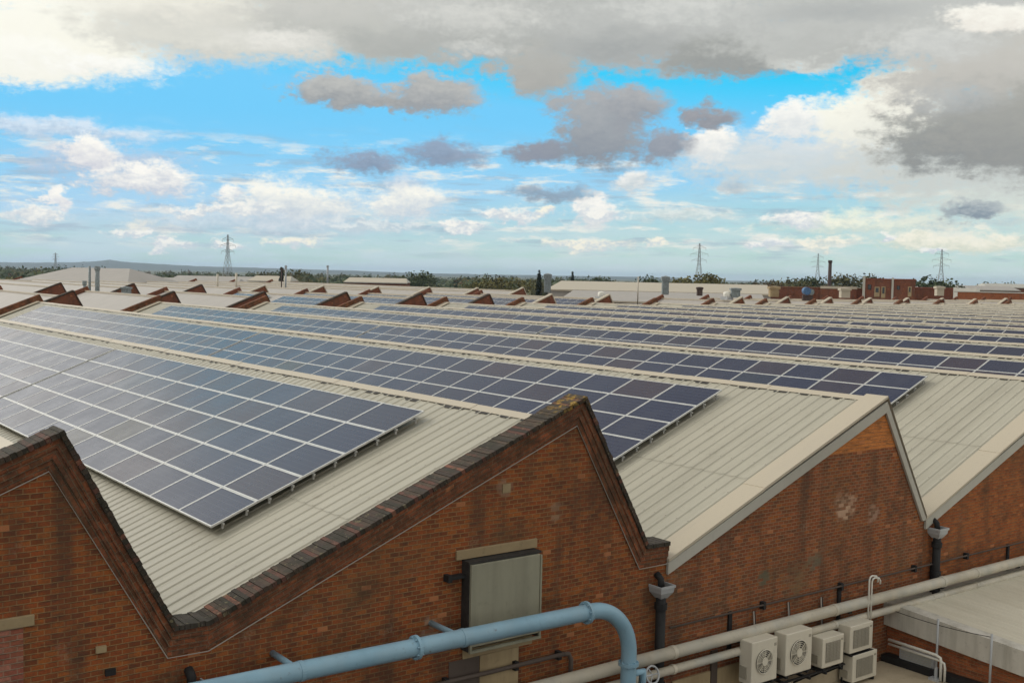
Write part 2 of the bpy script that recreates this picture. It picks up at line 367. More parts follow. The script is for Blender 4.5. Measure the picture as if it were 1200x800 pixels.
M_FASCIA = metal_sheet("fascia_grey", (.44, .42, .36), (.28, .26, .21), .5)
M_LOWROOF = metal_sheet("low_roof_sheet", (.60, .555, .44), (.42, .38, .28), .55, 'y', .4)
M_LOWFASCIA = metal_sheet("low_fascia", (.56, .53, .46), (.27, .25, .20), .55, 'z', .6)
M_BEIGE = metal_sheet("flat_roof_felt", (.46, .38, .26), (.24, .19, .12), .8, 'n', .6)
M_CONC = metal_sheet("lintel_concrete", (.36, .27, .15), (.20, .145, .08), .9, 'n', .6)
M_BOARD = metal_sheet("opening_board", (.30, .285, .205), (.19, .18, .13), .6, 'z', .55)
M_TAN = metal_sheet("tan_boarding", (.42, .32, .18), (.24, .17, .09), .8, 'z', .6)
M_WPIPE = metal_sheet("lagged_pipe", (.56, .50, .39), (.32, .28, .21), .45, 'n', .55)
M_GALV = metal_sheet("galvanised", (.42, .43, .43), (.27, .28, .28), .42, 'n', .5)
M_BLUE = metal_sheet("pipe_blue_paint", (.25, .42, .52), (.17, .28, .35), .38, 'n', .55)
def add_rust(m, amt):
    t = NT(m.node_tree); b = t.n['Principled BSDF']; src = b.inputs['Base Color'].links[0].from_socket
    ob = t.new('ShaderNodeNewGeometry').outputs['Position']
    n = t.noise(ob, 4.5, 8, .72); n2 = t.noise(ob, 1.3, 4, .6)
    c = t.mix(t.math('MULTIPLY', t.rng(n.outputs['Fac'], .60, .68), t.rng(n2.outputs['Fac'], .42, .6, 0, amt)), src, (.12, .06, .03, 1))
    c = t.mix(t.rng(n2.outputs['Fac'], .35, .7, 0, .3), c, (.30, .36, .38, 1))
    t.put(b.inputs['Base Color'], c)
add_rust(M_BLUE, .8); add_rust(M_WPIPE, .35)
M_STRIP = metal_sheet("conductor_strip", (.34, .30, .25), (.22, .19, .16), .5, 'n', .3)
M_ACW = metal_sheet("casing_cream", (.62, .57, .46), (.46, .41, .32), .4, 'z', .3)
M_ACG = metal_sheet("grille_grey", (.34, .31, .24), (.22, .20, .15), .5, 'n', .3)
M_WHITE = metal_sheet("painted_white", (.70, .68, .60), (.5, .47, .4), .5, 'n', .3)
M_RUST = metal_sheet("rusty_steel", (.10, .075, .06), (.055, .04, .03), .7, 'n', .5)
def plain(name, col, rough=.6, metal=0.0, nz=.25):
    m, t, b = mat(name)
    ob = t.new('ShaderNodeNewGeometry').outputs['Position']
    f = t.noise(ob, 6, 4, .6)
    t.put(b.inputs['Base Color'], t.mix(t.rng(f.outputs['Fac'], .3, .7, 0, 1), c4(col), c4(col, 1 - nz * 2 if nz < .5 else .3)))
    b.inputs['Roughness'].default_value = rough; b.inputs['Metallic'].default_value = metal
    return m
M_BLACK = plain("black_iron", (.014, .013, .012), .75)
M_DARK = plain("dark_recess", (.035, .030, .025), .8)
M_DKGLASS = plain("dark_glazing", (.05, .06, .06), .25)
M_ALU = plain("aluminium_frame", (.60, .60, .57), .4, .25, .08)
M_RAIL = plain("aluminium_rail", (.42, .42, .40), .45, .4, .1)
M_NAVY = plain("blue_drum_paint", (.07, .17, .34), .4)
M_STEEL = plain("pylon_steel", (.42, .45, .47), .6, .2)
M_REDROOF = plain("brick_red_plain", (.26, .08, .045), .9)
M_CHIM = plain("chimney_brick", (.09, .06, .05), .9)
M_VENTG = plain("vent_grey", (.26, .30, .30), .5)

def glass_mat():
    m, t, b = mat("solar_cells")
    uv = coords(t)['UV']
    tint = t.new('ShaderNodeAttribute', attribute_name='tint').outputs['Fac']
    u, v, _ = t.sep(uv)[0:3]
    fu = t.math('ABSOLUTE', t.math('SUBTRACT', t.math('FRACT', t.math('MULTIPLY', u, 10.0)), .5))
    fv = t.math('ABSOLUTE', t.math('SUBTRACT', t.math('FRACT', t.math('MULTIPLY', v, 6.0)), .5))
    gu = t.rng(fu, .455, .49); gv = t.rng(fv, .43, .48)
    busb = t.rng(t.math('ABSOLUTE', t.math('SUBTRACT', t.math('FRACT', t.math('MULTIPLY', v, 18.0)), .5)), .43, .49, 0, .5)
    line = t.math('MAXIMUM', t.math('MULTIPLY', gu, .55), t.math('MAXIMUM', gv, busb))
    rp = t.new('ShaderNodeValToRGB'); t.put(rp.inputs[0], tint)
    e = rp.color_ramp.elements
    cs = [(0, (0.0075, 0.0135, 0.042)), (.25, (0.0105, 0.018, 0.051)), (.5, (0.018, 0.0195, 0.0405)), (.72, (0.033, 0.021, 0.033)), (.88, (0.0105, 0.024, 0.048)), (.97, (.036, .031, .020))]
    while len(e) < len(cs): e.new(.5)
    for i, (p, c) in enumerate(cs): e[i].position = p; e[i].color = (*c, 1)
    ob = t.new('ShaderNodeNewGeometry').outputs['Position']
    vo = t.new('ShaderNodeTexVoronoi'); t.put(vo.inputs['Vector'], ob); vo.inputs['Scale'].default_value = 30
    c = t.mix(t.rng(t.sep(vo.outputs['Color'])[0], 0, 1, 0, .5), rp.outputs[0], c4((.012, .020, .056)))
    c = t.mix(t.math('MULTIPLY', line, .15), c, (.22, .23, .25, 1))
    dn = t.noise(ob, .9, 5, .65)
    c = t.mix(t.rng(dn.outputs['Fac'], .4, .75, .0, .05), c, (.32, .30, .26, 1))
    t.put(b.inputs['Base Color'], c)
    t.put(b.inputs['Roughness'], t.rng(dn.outputs['Fac'], .3, .7, .22, .32)); b.inputs['IOR'].default_value = 1.33
    return m
M_CELL = glass_mat()

def leaf_mat(name, col, col2):
    m, t, b = mat(name)
    g = t.new('ShaderNodeNewGeometry')
    n = t.noise(g.outputs['Position'], .35, 4, .6)
    c = t.mix(t.rng(n.outputs['Fac'], .35, .65), c4(col), c4(col2))
    rnd = g.outputs['Random Per Island']
    c = t.mix(t.rng(rnd, 0, 1, 0, .55), c, c4(col, .55))
    t.put(b.inputs['Base Color'], c); b.inputs['Roughness'].default_value = .8
    return m
M_LEAF = [leaf_mat("leaves_dark_green", (.05, .075, .025), (.08, .10, .03)), leaf_mat("leaves_olive", (.075, .075, .02), (.11, .095, .022)),
          leaf_mat("leaves_autumn_yellow", (.17, .14, .02), (.11, .11, .02)), leaf_mat("leaves_conifer", (.016, .028, .014), (.028, .04, .018)),
          leaf_mat("leaves_russet", (.13, .07, .022), (.08, .07, .02))]
M_BARK = plain("bark", (.06, .045, .03), .9)

# ------------------------------------------------------------------ mesh helpers
class MB:
    def __init__(self): self.v = []; self.f = []; self.uv = []; self.mi = []; self.at = []
    def face(self, pts, uv=None, mi=0, tint=0.0):
        i = len(self.v); pts = [Vector(p) for p in pts]; self.v += pts
        self.f.append(tuple(range(i, i + len(pts))))
        if uv is None:
            n = Vector((0, 0, 0))
            for a in range(len(pts)):
                p, q = pts[a], pts[(a + 1) % len(pts)]
                n += Vector(((p.y - q.y) * (p.z + q.z), (p.z - q.z) * (p.x + q.x), (p.x - q.x) * (p.y + q.y)))
            n = [abs(c) for c in n]
            k = n.index(max(n))
            uv = [((p.y, p.z) if k == 0 else (p.x, p.z) if k == 1 else (p.x, p.y)) for p in pts]
        self.uv.append(uv); self.mi.append(mi); self.at.append(tint)
    def box(self, x0, x1, y0, y1, z0, z1, M=None, mi=0):
        c = [Vector((x, y, z)) for z in (z0, z1) for y in (y0, y1) for x in (x0, x1)]
        for q in ((0, 2, 3, 1), (4, 5, 7, 6), (0, 1, 5, 4), (2, 6, 7, 3), (0, 4, 6, 2), (1, 3, 7, 5)):
            p = [c[i] for i in q]; nx = {0: None}
            e = [(abs((p[1] - p[0]).cross(p[2] - p[0])[k]), k) for k in range(3)]
            k = max(e)[1]
            uv = [((a.y, a.z) if k == 0 else (a.x, a.z) if k == 1 else (a.x, a.y)) for a in p]
            self.face([M @ a for a in p] if M else p, uv, mi)
    def bar(self, a, b, wx, wy=None, up=(0, 0, 1), mi=0):
        a, b = Vector(a), Vector(b); d = b - a; L = d.length; d.normalize()
        s = d.cross(Vector(up))
        if s.length < 1e-4: s = d.cross(Vector((1, 0, 0)))
        s.normalize(); u = s.cross(d)
        Mx = Matrix((d, s, u)).transposed().to_4x4(); Mx.translation = a
        wy = wy or wx
        self.box(0, L, -wx / 2, wx / 2, -wy / 2, wy / 2, Mx, mi)
    def prism(self, pts, y0, y1, uvf=None, mi=0, back=True, cu=None):
        """polygon in (x,z), front face at y0 (towards -y), counter-clockwise seen from the front"""
        n = len(pts)
        self.face([(x, y0, z) for x, z in pts], [uvf(x, z) for x, z in pts] if uvf else None, mi)
        if back: self.face([(x, y1, z) for x, z in reversed(pts)], None, mi)
        for i in range(n):
            (xa, za), (xb, zb) = pts[i], pts[(i + 1) % n]
            L = math.hypot(xb - xa, zb - za)
            if cu is not None: uv = [(cu, 0), (cu, L), (cu, L + .3), (cu, .3)]
            elif uvf:
                ua, ub = uvf(xa, za)[0], uvf(xb, zb)[0]
                if abs(ua - ub) > .5 * L: uv = [(ub, 0), (ua, 0), (ua, y1 - y0), (ub, y1 - y0)]
                else: uv = [(0, L), (0, 0), (y1 - y0, 0), (y1 - y0, L)]
            else: uv = None
            self.face([(xb, y0, zb), (xa, y0, za), (xa, y1, za), (xb, y1, zb)], uv, mi)
    def tube(self, pts, r, n=12, caps=True, mi=0):
        pts = [Vector(p) for p in pts]; rs = r if isinstance(r, (list, tuple)) else [r] * len(pts)
        rings = []; prev = None
        for i, p in enumerate(pts):
            d = (pts[min(i + 1, len(pts) - 1)] - pts[max(i - 1, 0)]).normalized()
            if prev is None:
                s = d.cross(Vector((0, 0, 1)))
                if s.length < 1e-3: s = d.cross(Vector((1, 0, 0)))
            else: s = prev - d * prev.dot(d)
            s.normalize(); prev = s; u = d.cross(s)
            i0 = len(self.v)
            self.v += [p + rs[i] * (s * math.cos(2 * math.pi * k / n) + u * math.sin(2 * math.pi * k / n)) for k in range(n)]
            rings.append(i0)
        for a, b in zip(rings, rings[1:]):
            for k in range(n):
                q = (k + 1) % n
                self.f.append((a + k, a + q, b + q, b + k)); self.uv.append([(0, 0)] * 4); self.mi.append(mi); self.at.append(0)
        if caps:
            for a, rev in ((rings[0], True), (rings[-1], False)):
                f = [a + k for k in range(n)]
                if rev: f.reverse()
                self.f.append(tuple(f)); self.uv.append([(0, 0)] * n); self.mi.append(mi); self.at.append(0)
    def build(self, name, mats, parent=None, smooth=False, tint=False, bevel=0, merge=False):
        me = bpy.data.meshes.new(name); me.from_pydata(self.v, [], self.f)
        for m in (mats if isinstance(mats, list) else [mats]): me.materials.append(m)
        ul = me.uv_layers.new(name='UVMap'); fl = []
        for uv in self.uv:
            for a in uv: fl += [a[0], a[1]]
        ul.data.foreach_set('uv', fl)
        me.polygons.foreach_set('material_index', self.mi)
        if tint:
            a = me.attributes.new('tint', 'FLOAT', 'FACE'); a.data.foreach_set('value', self.at)
        if smooth: me.polygons.foreach_set('use_smooth', [True] * len(me.polygons))
        me.update()
        o = bpy.data.objects.new(name, me); COL.objects.link(o)
        if parent: o.parent = parent
        if bevel or merge:
            import bmesh
            bm = bmesh.new(); bm.from_mesh(me); bmesh.ops.remove_doubles(bm, verts=bm.verts, dist=1e-5)
            bm.to_mesh(me); bm.free()
        if bevel:
            b = o.modifiers.new('bevel', 'BEVEL'); b.width = bevel; b.segments = 2; b.limit_method = 'ANGLE'
        return o
def tag(o, label=None, cat=None, group=None, kind=None):
    if label: o['label'] = label
    if cat: o['category'] = cat
    if group: o['group'] = group
    if kind: o['kind'] = kind
    return o
def thing(name, label, cat, loc=(0, 0, 0), group=None, rz=0):
    o = bpy.data.objects.new(name, None); COL.objects.link(o); o.location = loc; o.rotation_euler = (0, 0, rz)
    o.empty_display_size = .2
    return tag(o, label, cat, group)
def link_mesh(name, me, parent, loc=(0, 0, 0)):
    o = bpy.data.objects.new(name, me); COL.objects.link(o); o.parent = parent; o.location = loc
    return o

GZ = -8.0
# ------------------------------------------------------------------ ground, hills
def ground_mat():
    m, t, b = mat("fields")
    ob = t.new('ShaderNodeNewGeometry').outputs['Position']
    vo = t.new('ShaderNodeTexVoronoi'); t.put(vo.inputs['Vector'], ob); vo.inputs['Scale'].default_value = .006
    n = t.noise(ob, .02, 5, .6)
    c = t.mix(t.sep(vo.outputs['Color'])[0], (.07, .09, .03, 1), (.14, .13, .06, 1))
    c = t.mix(t.rng(n.outputs['Fac'], .4, .6, 0, .6), c, (.05, .06, .025, 1))
    t.put(b.inputs['Base Color'], c); b.inputs['Roughness'].default_value = .95
    return m
M_GROUND = ground_mat()
g = MB(); g.face([(-14000, -14000, GZ), (14000, -14000, GZ), (14000, 14000, GZ), (-14000, 14000, GZ)])
tag(g.build('ground', M_GROUND), kind='structure')
yd = metal_sheet("yard_tarmac", (.06, .058, .055), (.04, .04, .038), .9, 'n', .5)
g = MB(); g.face([(-120, -80, GZ + .02), (330, -80, GZ + .02), (330, 330, GZ + .02), (-120, 330, GZ + .02)])
tag(g.build('yard', yd), kind='structure')
M_HILL = plain("hill_woods", (.06, .075, .04), .95)
hp = [(-120, 310), (-60, 308), (0, 307.5), (40, 308), (85, 307.5), (112, 306.5), (128, 304.5), (145, 307), (175, 309), (230, 312), (300, 314), (345, 315.5), (400, 317), (470, 319.5), (560, 321.5), (700, 324), (820, 326)]
D = 8200
h = MB(); rows = []
for i in range(len(hp) - 1):
    for s in range(6):
        f = s / 6; x = hp[i][0] + f * (hp[i + 1][0] - hp[i][0]); y = hp[i][1] + f * (hp[i + 1][1] - hp[i][1]) - random.random() * .5
        rows.append((x, y))
prof = [(0.86, 0), (.92, .55), (1.0, 1.0), (1.1, .5), (1.18, 0)]
for a, b_ in zip(rows, rows[1:]):
    for (d0, k0), (d1, k1) in zip(prof, prof[1:]):
        q = []
        for (x, y), dd, kk in ((a, d0, k0), (b_, d0, k0), (b_, d1, k1), (a, d1, k1)):
            p = at(x, y, D); ctr = CAMLOC; gp = Vector((ctr.x + (p.x - ctr.x) * dd, ctr.y + (p.y - ctr.y) * dd, GZ + (p.z - GZ) * kk))
            q.append(gp)
        h.face(q)
tag(h.build('hills', M_HILL, smooth=True), kind='structure')

# ------------------------------------------------------------------ the sawtooth factory
P = 9.36; AX = 7.63; SL = .4057; OFF = -.15; YE = 75.0
KMAX = 18
def zr(x, off=OFF): return SL * x + off
factory = thing('sawtooth_factory', 'long red brick factory with rows of pale metal saw-tooth roofs and brick gables', 'factory', (0, 0, 0))
# shared roof sheet meshes (local to a bay)
def sheet_mesh():
    m = MB(); y = .40
    while y < YE - .5:
        for (ya, yb, ha, hb) in ((0, .205, 0, 0), (.205, .240, 0, .021), (.240, .275, .021, .021), (.275, .312, .021, 0), (.312, .333, 0, 0)):
            for (xa, xb, dz) in ((.12, 3.72, 0), (3.62, AX, .009)):
                m.face([(xa, y + ya, zr(xa) + ha + dz), (xb, y + ya, zr(xb) + ha + dz), (xb, y + yb, zr(xb) + hb + dz), (xa, y + yb, zr(xa) + hb + dz)])
        y += .333
    # lap edges
    return m
sheet = None; capm = None; stm = None; gutm = None; clm = None
rng = random.Random(3)
for k in range(-3, KMAX + 1):
    if sheet is None:
        roof = sheet_mesh().build('roof_slope', M_ROOF, factory); sheet = roof.data
        c = MB()   # ridge capping: folded strip over the apex
        for (xa, za, xb, zb) in ((AX - .20, zr(AX - .20) + .032, AX + .01, zr(AX) + .034), (AX + .01, zr(AX) + .034, AX + .16, zr(AX) - .24)):
            y = .40
            while y < YE - .5:
                y2 = min(y + 3.0, YE - .5)
                dz = .006 if int(y) % 2 else 0
                c.face([(xa, y, za + dz), (xb, y, zb + dz), (xb, y2, zb + dz), (xa, y2, za + dz)]); y = y2
        c.face([(AX - .20, .4, zr(AX - .20) + .032), (AX - .20, YE - .5, zr(AX - .20) + .032), (AX - .20, YE - .5, zr(AX - .20) + .02), (AX - .20, .4, zr(AX - .20) + .02)])
        cap = c.build('ridge_cap', M_FLASH, roof); capm = cap.data
        c = MB()   # foam closers showing under the capping edge, and lifted corners
        y = .6
        dd_ = .02
        while y < YE - 1:
            d2_ = rng.choice((.012, .012, .02, .03, .07, .10)); y2 = y + rng.choice((.08, .167, .167, .333))
            xa, xb, xc = AX - .195, AX - .195 - dd_, AX - .195 - d2_
            c.face([(xa, y, zr(xa) + .028), (xb, y, zr(xb) + .028), (xc, y + .03, zr(xc) + .028), (xc, y2, zr(xc) + .028), (xa, y2, zr(xa) + .028), (xa, y + .03, zr(xa) + .028)])
            y = y2; dd_ = d2_
        cl = c.build('closer_strip', M_DARK, roof, merge=True); clm = cl.data
        c = MB()
        c.face([(AX + .02, .4, zr(AX)), (P - .06, .4, -.02), (P - .06, YE - .4, -.02), (AX + .02, YE - .4, zr(AX))][::-1])
        st = c.build('north_slope', M_FASCIA, roof); stm = st.data
        c = MB(); c.box(P - .22, P + .2, .4, YE - .4, -.2, -.12); c.box(P - .22, P - .2, .4, YE - .4, -.12, 0)
        gu = c.build('valley_gutter', M_GALV, roof); gutm = gu.data
        roof.location = (k * P, 0, 0)
    else:
        roof = link_mesh('roof_slope', sheet, factory, (k * P, 0, 0))
        for nm, me in (('ridge_cap', capm), ('closer_strip', clm), ('north_slope', stm), ('valley_gutter', gutm)): link_mesh(nm, me, roof)

def slope_uv(xa, za, xb, zb):
    L = math.hypot(xb - xa, zb - za); dx_, dz_ = (xb - xa) / L, (zb - za) / L
    return lambda x, z: ((x - xa) * dx_ + (z - za) * dz_, -(x - xa) * dz_ + (z - za) * dx_)
TH = .38
def parapet_gable(xs, o_pts, i_pts, wall_bottom, x0, x1, mat_wall):
    """brick gable with raised parapet: o_pts outer line, i_pts the inner line the band stands on (left to right)"""
    wl = MB()
    poly = [(x0, wall_bottom), (x1, wall_bottom)] + [p for p in reversed(i_pts)]
    wl.prism(poly, 0, TH)
    wall = wl.build('gable_wall', mat_wall, factory)
    pm = MB(); cm = MB()
    for i in range(len(o_pts) - 1):
        (xa, za), (xb, zb) = o_pts[i], o_pts[i + 1]; (ia, ja), (ib, jb) = i_pts[i], i_pts[i + 1]
        uvf = slope_uv(xa, za, xb, zb)
        L = math.hypot(xb - xa, zb - za); nx, nz = -(zb - za) / L, (xb - xa) / L
        if nz < 0: nx, nz = -nx, -nz
        # three corbelled steps
        for s, pr in ((0, .02), (1, .042), (2, .064)):
            f0, f1 = s / 3, (s + 1) / 3
            q = [(ia + (xa - ia) * f0, ja + (za - ja) * f0), (ib + (xb - ib) * f0, jb + (zb - jb) * f0), (ib + (xb - ib) * f1, jb + (zb - jb) * f1), (ia + (xa - ia) * f1, ja + (za - ja) * f1)]
            pm.prism(q, -pr, TH + .002 * (s + 1), uvf)
    # coping of bricks on edge, each a little uneven
    n = len(o_pts)
    def nrm(i, j):
        (xa, za), (xb, zb) = o_pts[i], o_pts[j]; L = math.hypot(xb - xa, zb - za); return (-(zb - za) / L, (xb - xa) / L)
    for i in range(n - 1):
        (xa, za), (xb, zb) = o_pts[i], o_pts[i + 1]; L = math.hypot(xb - xa, zb - za)
        dx_, dz_ = (xb - xa) / L, (zb - za) / L; nx, nz = -dz_, dx_
        s = 0.0; idx = 0
        while s < L - .01:
            e = min(s + CB, L); hgt = .075 + rng.uniform(-.006, .008); pr = .105 + rng.uniform(-.010, .012)
            a = (xa + dx_ * s, za + dz_ * s); b2 = (xa + dx_ * (e - .006), za + dz_ * (e - .006))
            lo = -.004 * 0
            q = [a, b2, (b2[0] + nx * hgt, b2[1] + nz * hgt), (a[0] + nx * hgt, a[1] + nz * hgt)]
            uu = i * 37.3 + idx * CB + .05
            cm.prism(q, -pr, TH + .05, lambda x, z, uu=uu: (uu, z), cu=uu); s = e; idx += 1
    for i in range(1, n - 1):
        (xa, za), (xp, zp), (xb, zb) = o_pts[i - 1], o_pts[i], o_pts[i + 1]
        n1, n2 = nrm(i - 1, i), nrm(i, i + 1)
        if (xp - xa) * (zb - zp) - (zp - za) * (xb - xp) < -.05:
            mx, mz = n1[0] + n2[0], n1[1] + n2[1]; kk = 2 * .077 / (mx * mx + mz * mz)
            cm.prism([(xp, zp), (xp + n2[0] * .077, zp + n2[1] * .077), (xp + mx * kk, zp + mz * kk), (xp + n1[0] * .077, zp + n1[1] * .077)], -.108, TH + .05, lambda x, z: (.05, z), cu=.05)
    pm.build('parapet', M_BRICKP, wall); cm.build('coping', M_COP, wall)
    st_ = MB(); st_.tube([(x, -.045, z - .02) for x, z in i_pts], .009, 6)
    st_.build('conductor_strip', M_STRIP, wall)
    return wall
# outer lines are 0.1 below the coping top
parapet_gable(0, [(-9.0, .46), (-1.72, 3.40), (-.16, .47), (.37, .46)], [(-9.0, -.04), (-1.87, 2.96), (-.24, .09), (.37, .08)], GZ, -9.0, .37, M_BRICK)
parapet_gable(0, [(.373, .46), (7.58, 3.40), (9.27, .42), (9.91, .41)], [(.373, .08), (7.44, 2.97), (9.12, .05), (9.91, .05)], GZ, .373, 9.91, M_BRICK)

# plain gables with metal verge flashing, bay 1 onwards
def verge_gable(k):
    ox = k * P; first = (k == 1)
    a0 = .553 if first else .125
    z0 = zr(a0) - .02
    top = (7.66, 2.90); end = (P + .12, -.12)
    w_ = MB()
    wallbot = GZ
    zc = 1.78
    xl = (zc + .17) / SL; xr = 7.66 + (2.90 - zc) / (3.02 / 1.82)
    w_.prism([(ox + a0, wallbot), (ox + P + .122, wallbot), (ox + end[0], end[1] - .03), (ox + xr, zc), (ox + xl, zc), (ox + a0, z0 - .06)], 0, TH, None, 0)
    w_.prism([(ox + xl, zc), (ox + xr, zc), (ox + top[0], top[1] - .05)], 0, TH, None, 1 if k == 1 else 0)
    wall = w_.build('gable_wall', [M_BRICKD if k == 1 else M_BRICK2, M_BRICKO], factory)
    f = MB()
    uvf = None
    # fascia on the long slope, then on the short slope
    f.prism([(ox + a0 - .02, z0 - .24), (ox + top[0] - .02, top[1] - .26), (ox + top[0], top[1] + .0), (ox + a0 - .02, z0)], -.07, -.012)
    f.prism([(ox + top[0] - .02, top[1] - .26), (ox + end[0] - .16, end[1] - .02), (ox + end[0], end[1] + .0), (ox + top[0], top[1])], -.07, -.012)
    f.build('fascia', M_FASCIA, wall)
    f = MB()
    dzs = .10
    jo = [a0 - .02, 3.35, 5.6, 7.66]
    for xa, xb in zip(jo, jo[1:]):
        za, zb = zr(xa) + .066, zr(xb) + .066
        q = 0.012 if xa > 3 else 0
        f.face([(ox + xa, -.085, za + q), (ox + xb, -.085, zb + q), (ox + xb, .52, zb + q), (ox + xa, .52, za + q)])
        f.face([(ox + xa, -.085, za + q - .06), (ox + xb, -.085, zb + q - .06), (ox + xb, -.085, zb + q), (ox + xa, -.085, za + q)])
        f.face([(ox + xa, .52, za + q), (ox + xb, .52, zb + q), (ox + xb, .52, zb + q - .05), (ox + xa, .52, za + q - .05)])
        f.face([(ox + xa, -.085, za + q), (ox + xa, .52, za + q), (ox + xa, .52, za + q - .06), (ox + xa, -.085, za + q - .06)])
    xa, za, xb, zb = 7.66, zr(7.66) + .075, end[0] + .03, end[1] + .03
    f.face([(ox + xa, -.085, za), (ox + xb, -.085, zb), (ox + xb, .25, zb), (ox + xa, .25, za)])
    f.build('verge_flashing', M_FLASH, wall)
    return wall
M_BRICK2 = brick_mat("brick_bay_right", BR[:4] + [(.50, .165, .045), (.44, .14, .038)], (.26, .15, .075), gr=.5)
for k in range(1, 8): verge_gable(k)
# side and rear walls close the building
m_ = MB(); m_.box(-9.4, -9.0, .0, YE, GZ, -.1); m_.box(-9.0, 19 * P, YE - .36, YE, GZ, -.12); m_.box(19 * P, 19 * P + .36, 0, YE, GZ, .2)
m_.box(8 * P + .13, 19 * P, .0, .36, GZ, -.12)
m_.build('outer_wall', M_BRICKF, factory)
# far parapets: brick with a pale flashing on the roof side
pm = MB(); fm = MB()
o_ = [(0.1, .50), (7.66, 3.52), (9.3, .55)]; i_ = [(0.1, -.1), (7.45, 2.86), (9.0, .1)]
uvf = slope_uv(*o_[0], *o_[1])
pm.prism([i_[0], i_[1], o_[1], o_[0]], YE - .36, YE, uvf); pm.prism([i_[1], i_[2], o_[2], o_[1]], YE - .36, YE, slope_uv(*o_[1], *o_[2]))
pm.prism([(0.1, -.12), (9.0, -.12), (9.0, .1), (7.45, 2.86), (.1, -.1)], YE - .30, YE - .02)
fm.prism([(0.3, .06), (7.45, 2.96), (7.45, 3.02), (0.3, .12)], YE - 1.15, YE - .365)
ep = pm.build('end_parapet', M_BRICKP, factory); fmo = fm.build('flashing', M_FLASH, ep)
ep.location = (-2 * P, 0, 0)
for k in range(-1, KMAX + 1):
    e_ = link_mesh('end_parapet', ep.data, factory, (k * P, 0, 0)); link_mesh('flashing', fmo.data, e_)

# ------- openings and marks on the gables
win = thing('boarded_window', None, None); del win
lt = MB(); lt.box(4.80, 6.56, -.05, .0, .80, .965)
lo = lt.build('lintel', M_CONC, factory, bevel=.01)
wn_ = MB()
wn_.box(4.94, 5.0, -.215, -.002, -.78, .74); wn_.box(6.47, 6.52, -.215, -.002, -.78, .70)
wn_.box(4.94, 6.52, -.22, -.002, .742, .785); wn_.box(5.0, 6.47, -.03, -.004, -.78, .74)
wf = wn_.build('window', M_DARK, factory)
b_ = MB(); b_.box(4.995, 6.475, -.25, -.19, -.70, .735); bd = b_.build('cover_panel', M_BOARD, wf, bevel=.012)
b_ = MB(); b_.box(4.96, 4.998, -.265, -.217, -.76, .74); b_.box(6.478, 6.51, -.265, -.217, -.76, .72); b_.box(4.96, 6.51, -.27, -.20, -.80, -.763)
b_.build('panel_trim', M_BOARD, wf)
b_ = MB(); b_.box(4.60, 4.93, -.14, -.003, .50, .56); b_.box(4.56, 4.64, -.16, -.003, .47, .59); b_.build('hinge_arm', M_BLACK, wf)
b_ = MB(); b_.box(4.98, 6.5, -.03, -.002, -.96, -.80); b_.build('sill', M_CONC, wf)
b_ = MB(); b_.box(5.35, 6.2, -.022, -.002, -4.0, -.97); b_.build('lower_infill', M_TAN, wf)
b_ = MB(); b_.box(4.7, 5.34, -.012, -.002, -4.0, -.965); b_.build('dark_board', M_RUST, wf)
b_ = MB(); b_.box(-6.5, -2.06, -.045, .0, .87, 1.02); b_.build('lintel', M_CONC, factory, bevel=.01)
b_ = MB(); b_.box(-6.3, -2.2, -.014, -.002, -4.5, .868); ib = b_.build('brick_infill', M_BRICKI, factory)
ib['label'] = 'pinkish newer brickwork filling an old opening'
# boarded opening at the foot of the second gable
b_ = MB(); b_.box(10.15, 11.25, -.03, -.002, -4, -2.42); b_.box(11.45, 12.3, -.03, -.002, -4, -2.42); b_.build('board', M_TAN, factory)
b_ = MB(); b_.box(11.26, 11.44, -.05, -.002, -4, -2.0); b_.build('post', M_RUST, factory)
# small wall vents / stains of iron
for (x, z) in ((-1.25, .33), (-1.12, -.02)):
    b_ = MB(); b_.box(x, x + .14, -.05, -.001, z, z + .09); b_.build('air_brick', M_CONC if z > .1 else M_BLACK, factory)
b_ = MB(); b_.box(5.78, 5.95, -.02, -.001, 1.86, 2.02); b_.build('air_brick', M_CONC, factory)

# ------------------------------------------------------------------ solar panels
DP, QY, S0 = 1.0067, 1.6692, 7.2536
slope = math.atan(SL); cs_, sn_ = math.cos(slope), math.sin(slope)
PW, PH, PT = 1.656, .998, .040     # along y, up slope, thickness
Ux, Uz = cs_, sn_                  # up-slope unit in x,z
Nx, Nz = -sn_, cs_                 # normal
def panel_local(m_f, m_g, tint, T=None):
    """frame ring and cell sheet with corner at origin: a runs along +y, b runs up the slope"""
    def p(a, b, c): return (b * Ux + c * Nx, a, b * Uz + c * Nz)
    if T:
        q0 = p; p = lambda a, b, c: tuple(Vector(q0(a, b, c)) + T)
    fw = .030
    O = [(0, 0), (PW, 0), (PW, PH), (0, PH)]; I = [(fw, fw), (PW - fw, fw), (PW - fw, PH - fw), (fw, PH - fw)]
    if m_f is not None:
        for i in range(4):
            j = (i + 1) % 4
            m_f.face([p(*O[j], 0), p(*O[i], 0), p(*I[i], 0), p(*I[j], 0)])
            m_f.face([p(*O[j], 0), p(*O[j], -PT), p(*O[i], -PT), p(*O[i], 0)])
        m_f.face([p(*O[0], -PT), p(*O[1], -PT), p(*O[2], -PT), p(*O[3], -PT)])
    if m_g is not None:
        m_g.face([p(*I[0], -.004), p(*I[3], -.004), p(*I[2], -.004), p(*I[1], -.004)], [(0, 0), (0, 1), (1, 1), (1, 0)], 0, tint)
def array_cols(k):
    e = {0: 4.04, 1: 4.256, 2: 4.253}.get(k, 4.25)
    ngap = {0: 12, 1: 17, 2: 20}.get(k, 18)
    ys = []; y = e
    for c in range(39):
        if c == ngap: y += .22
        ys.append(y + .01); y += QY
    return ys
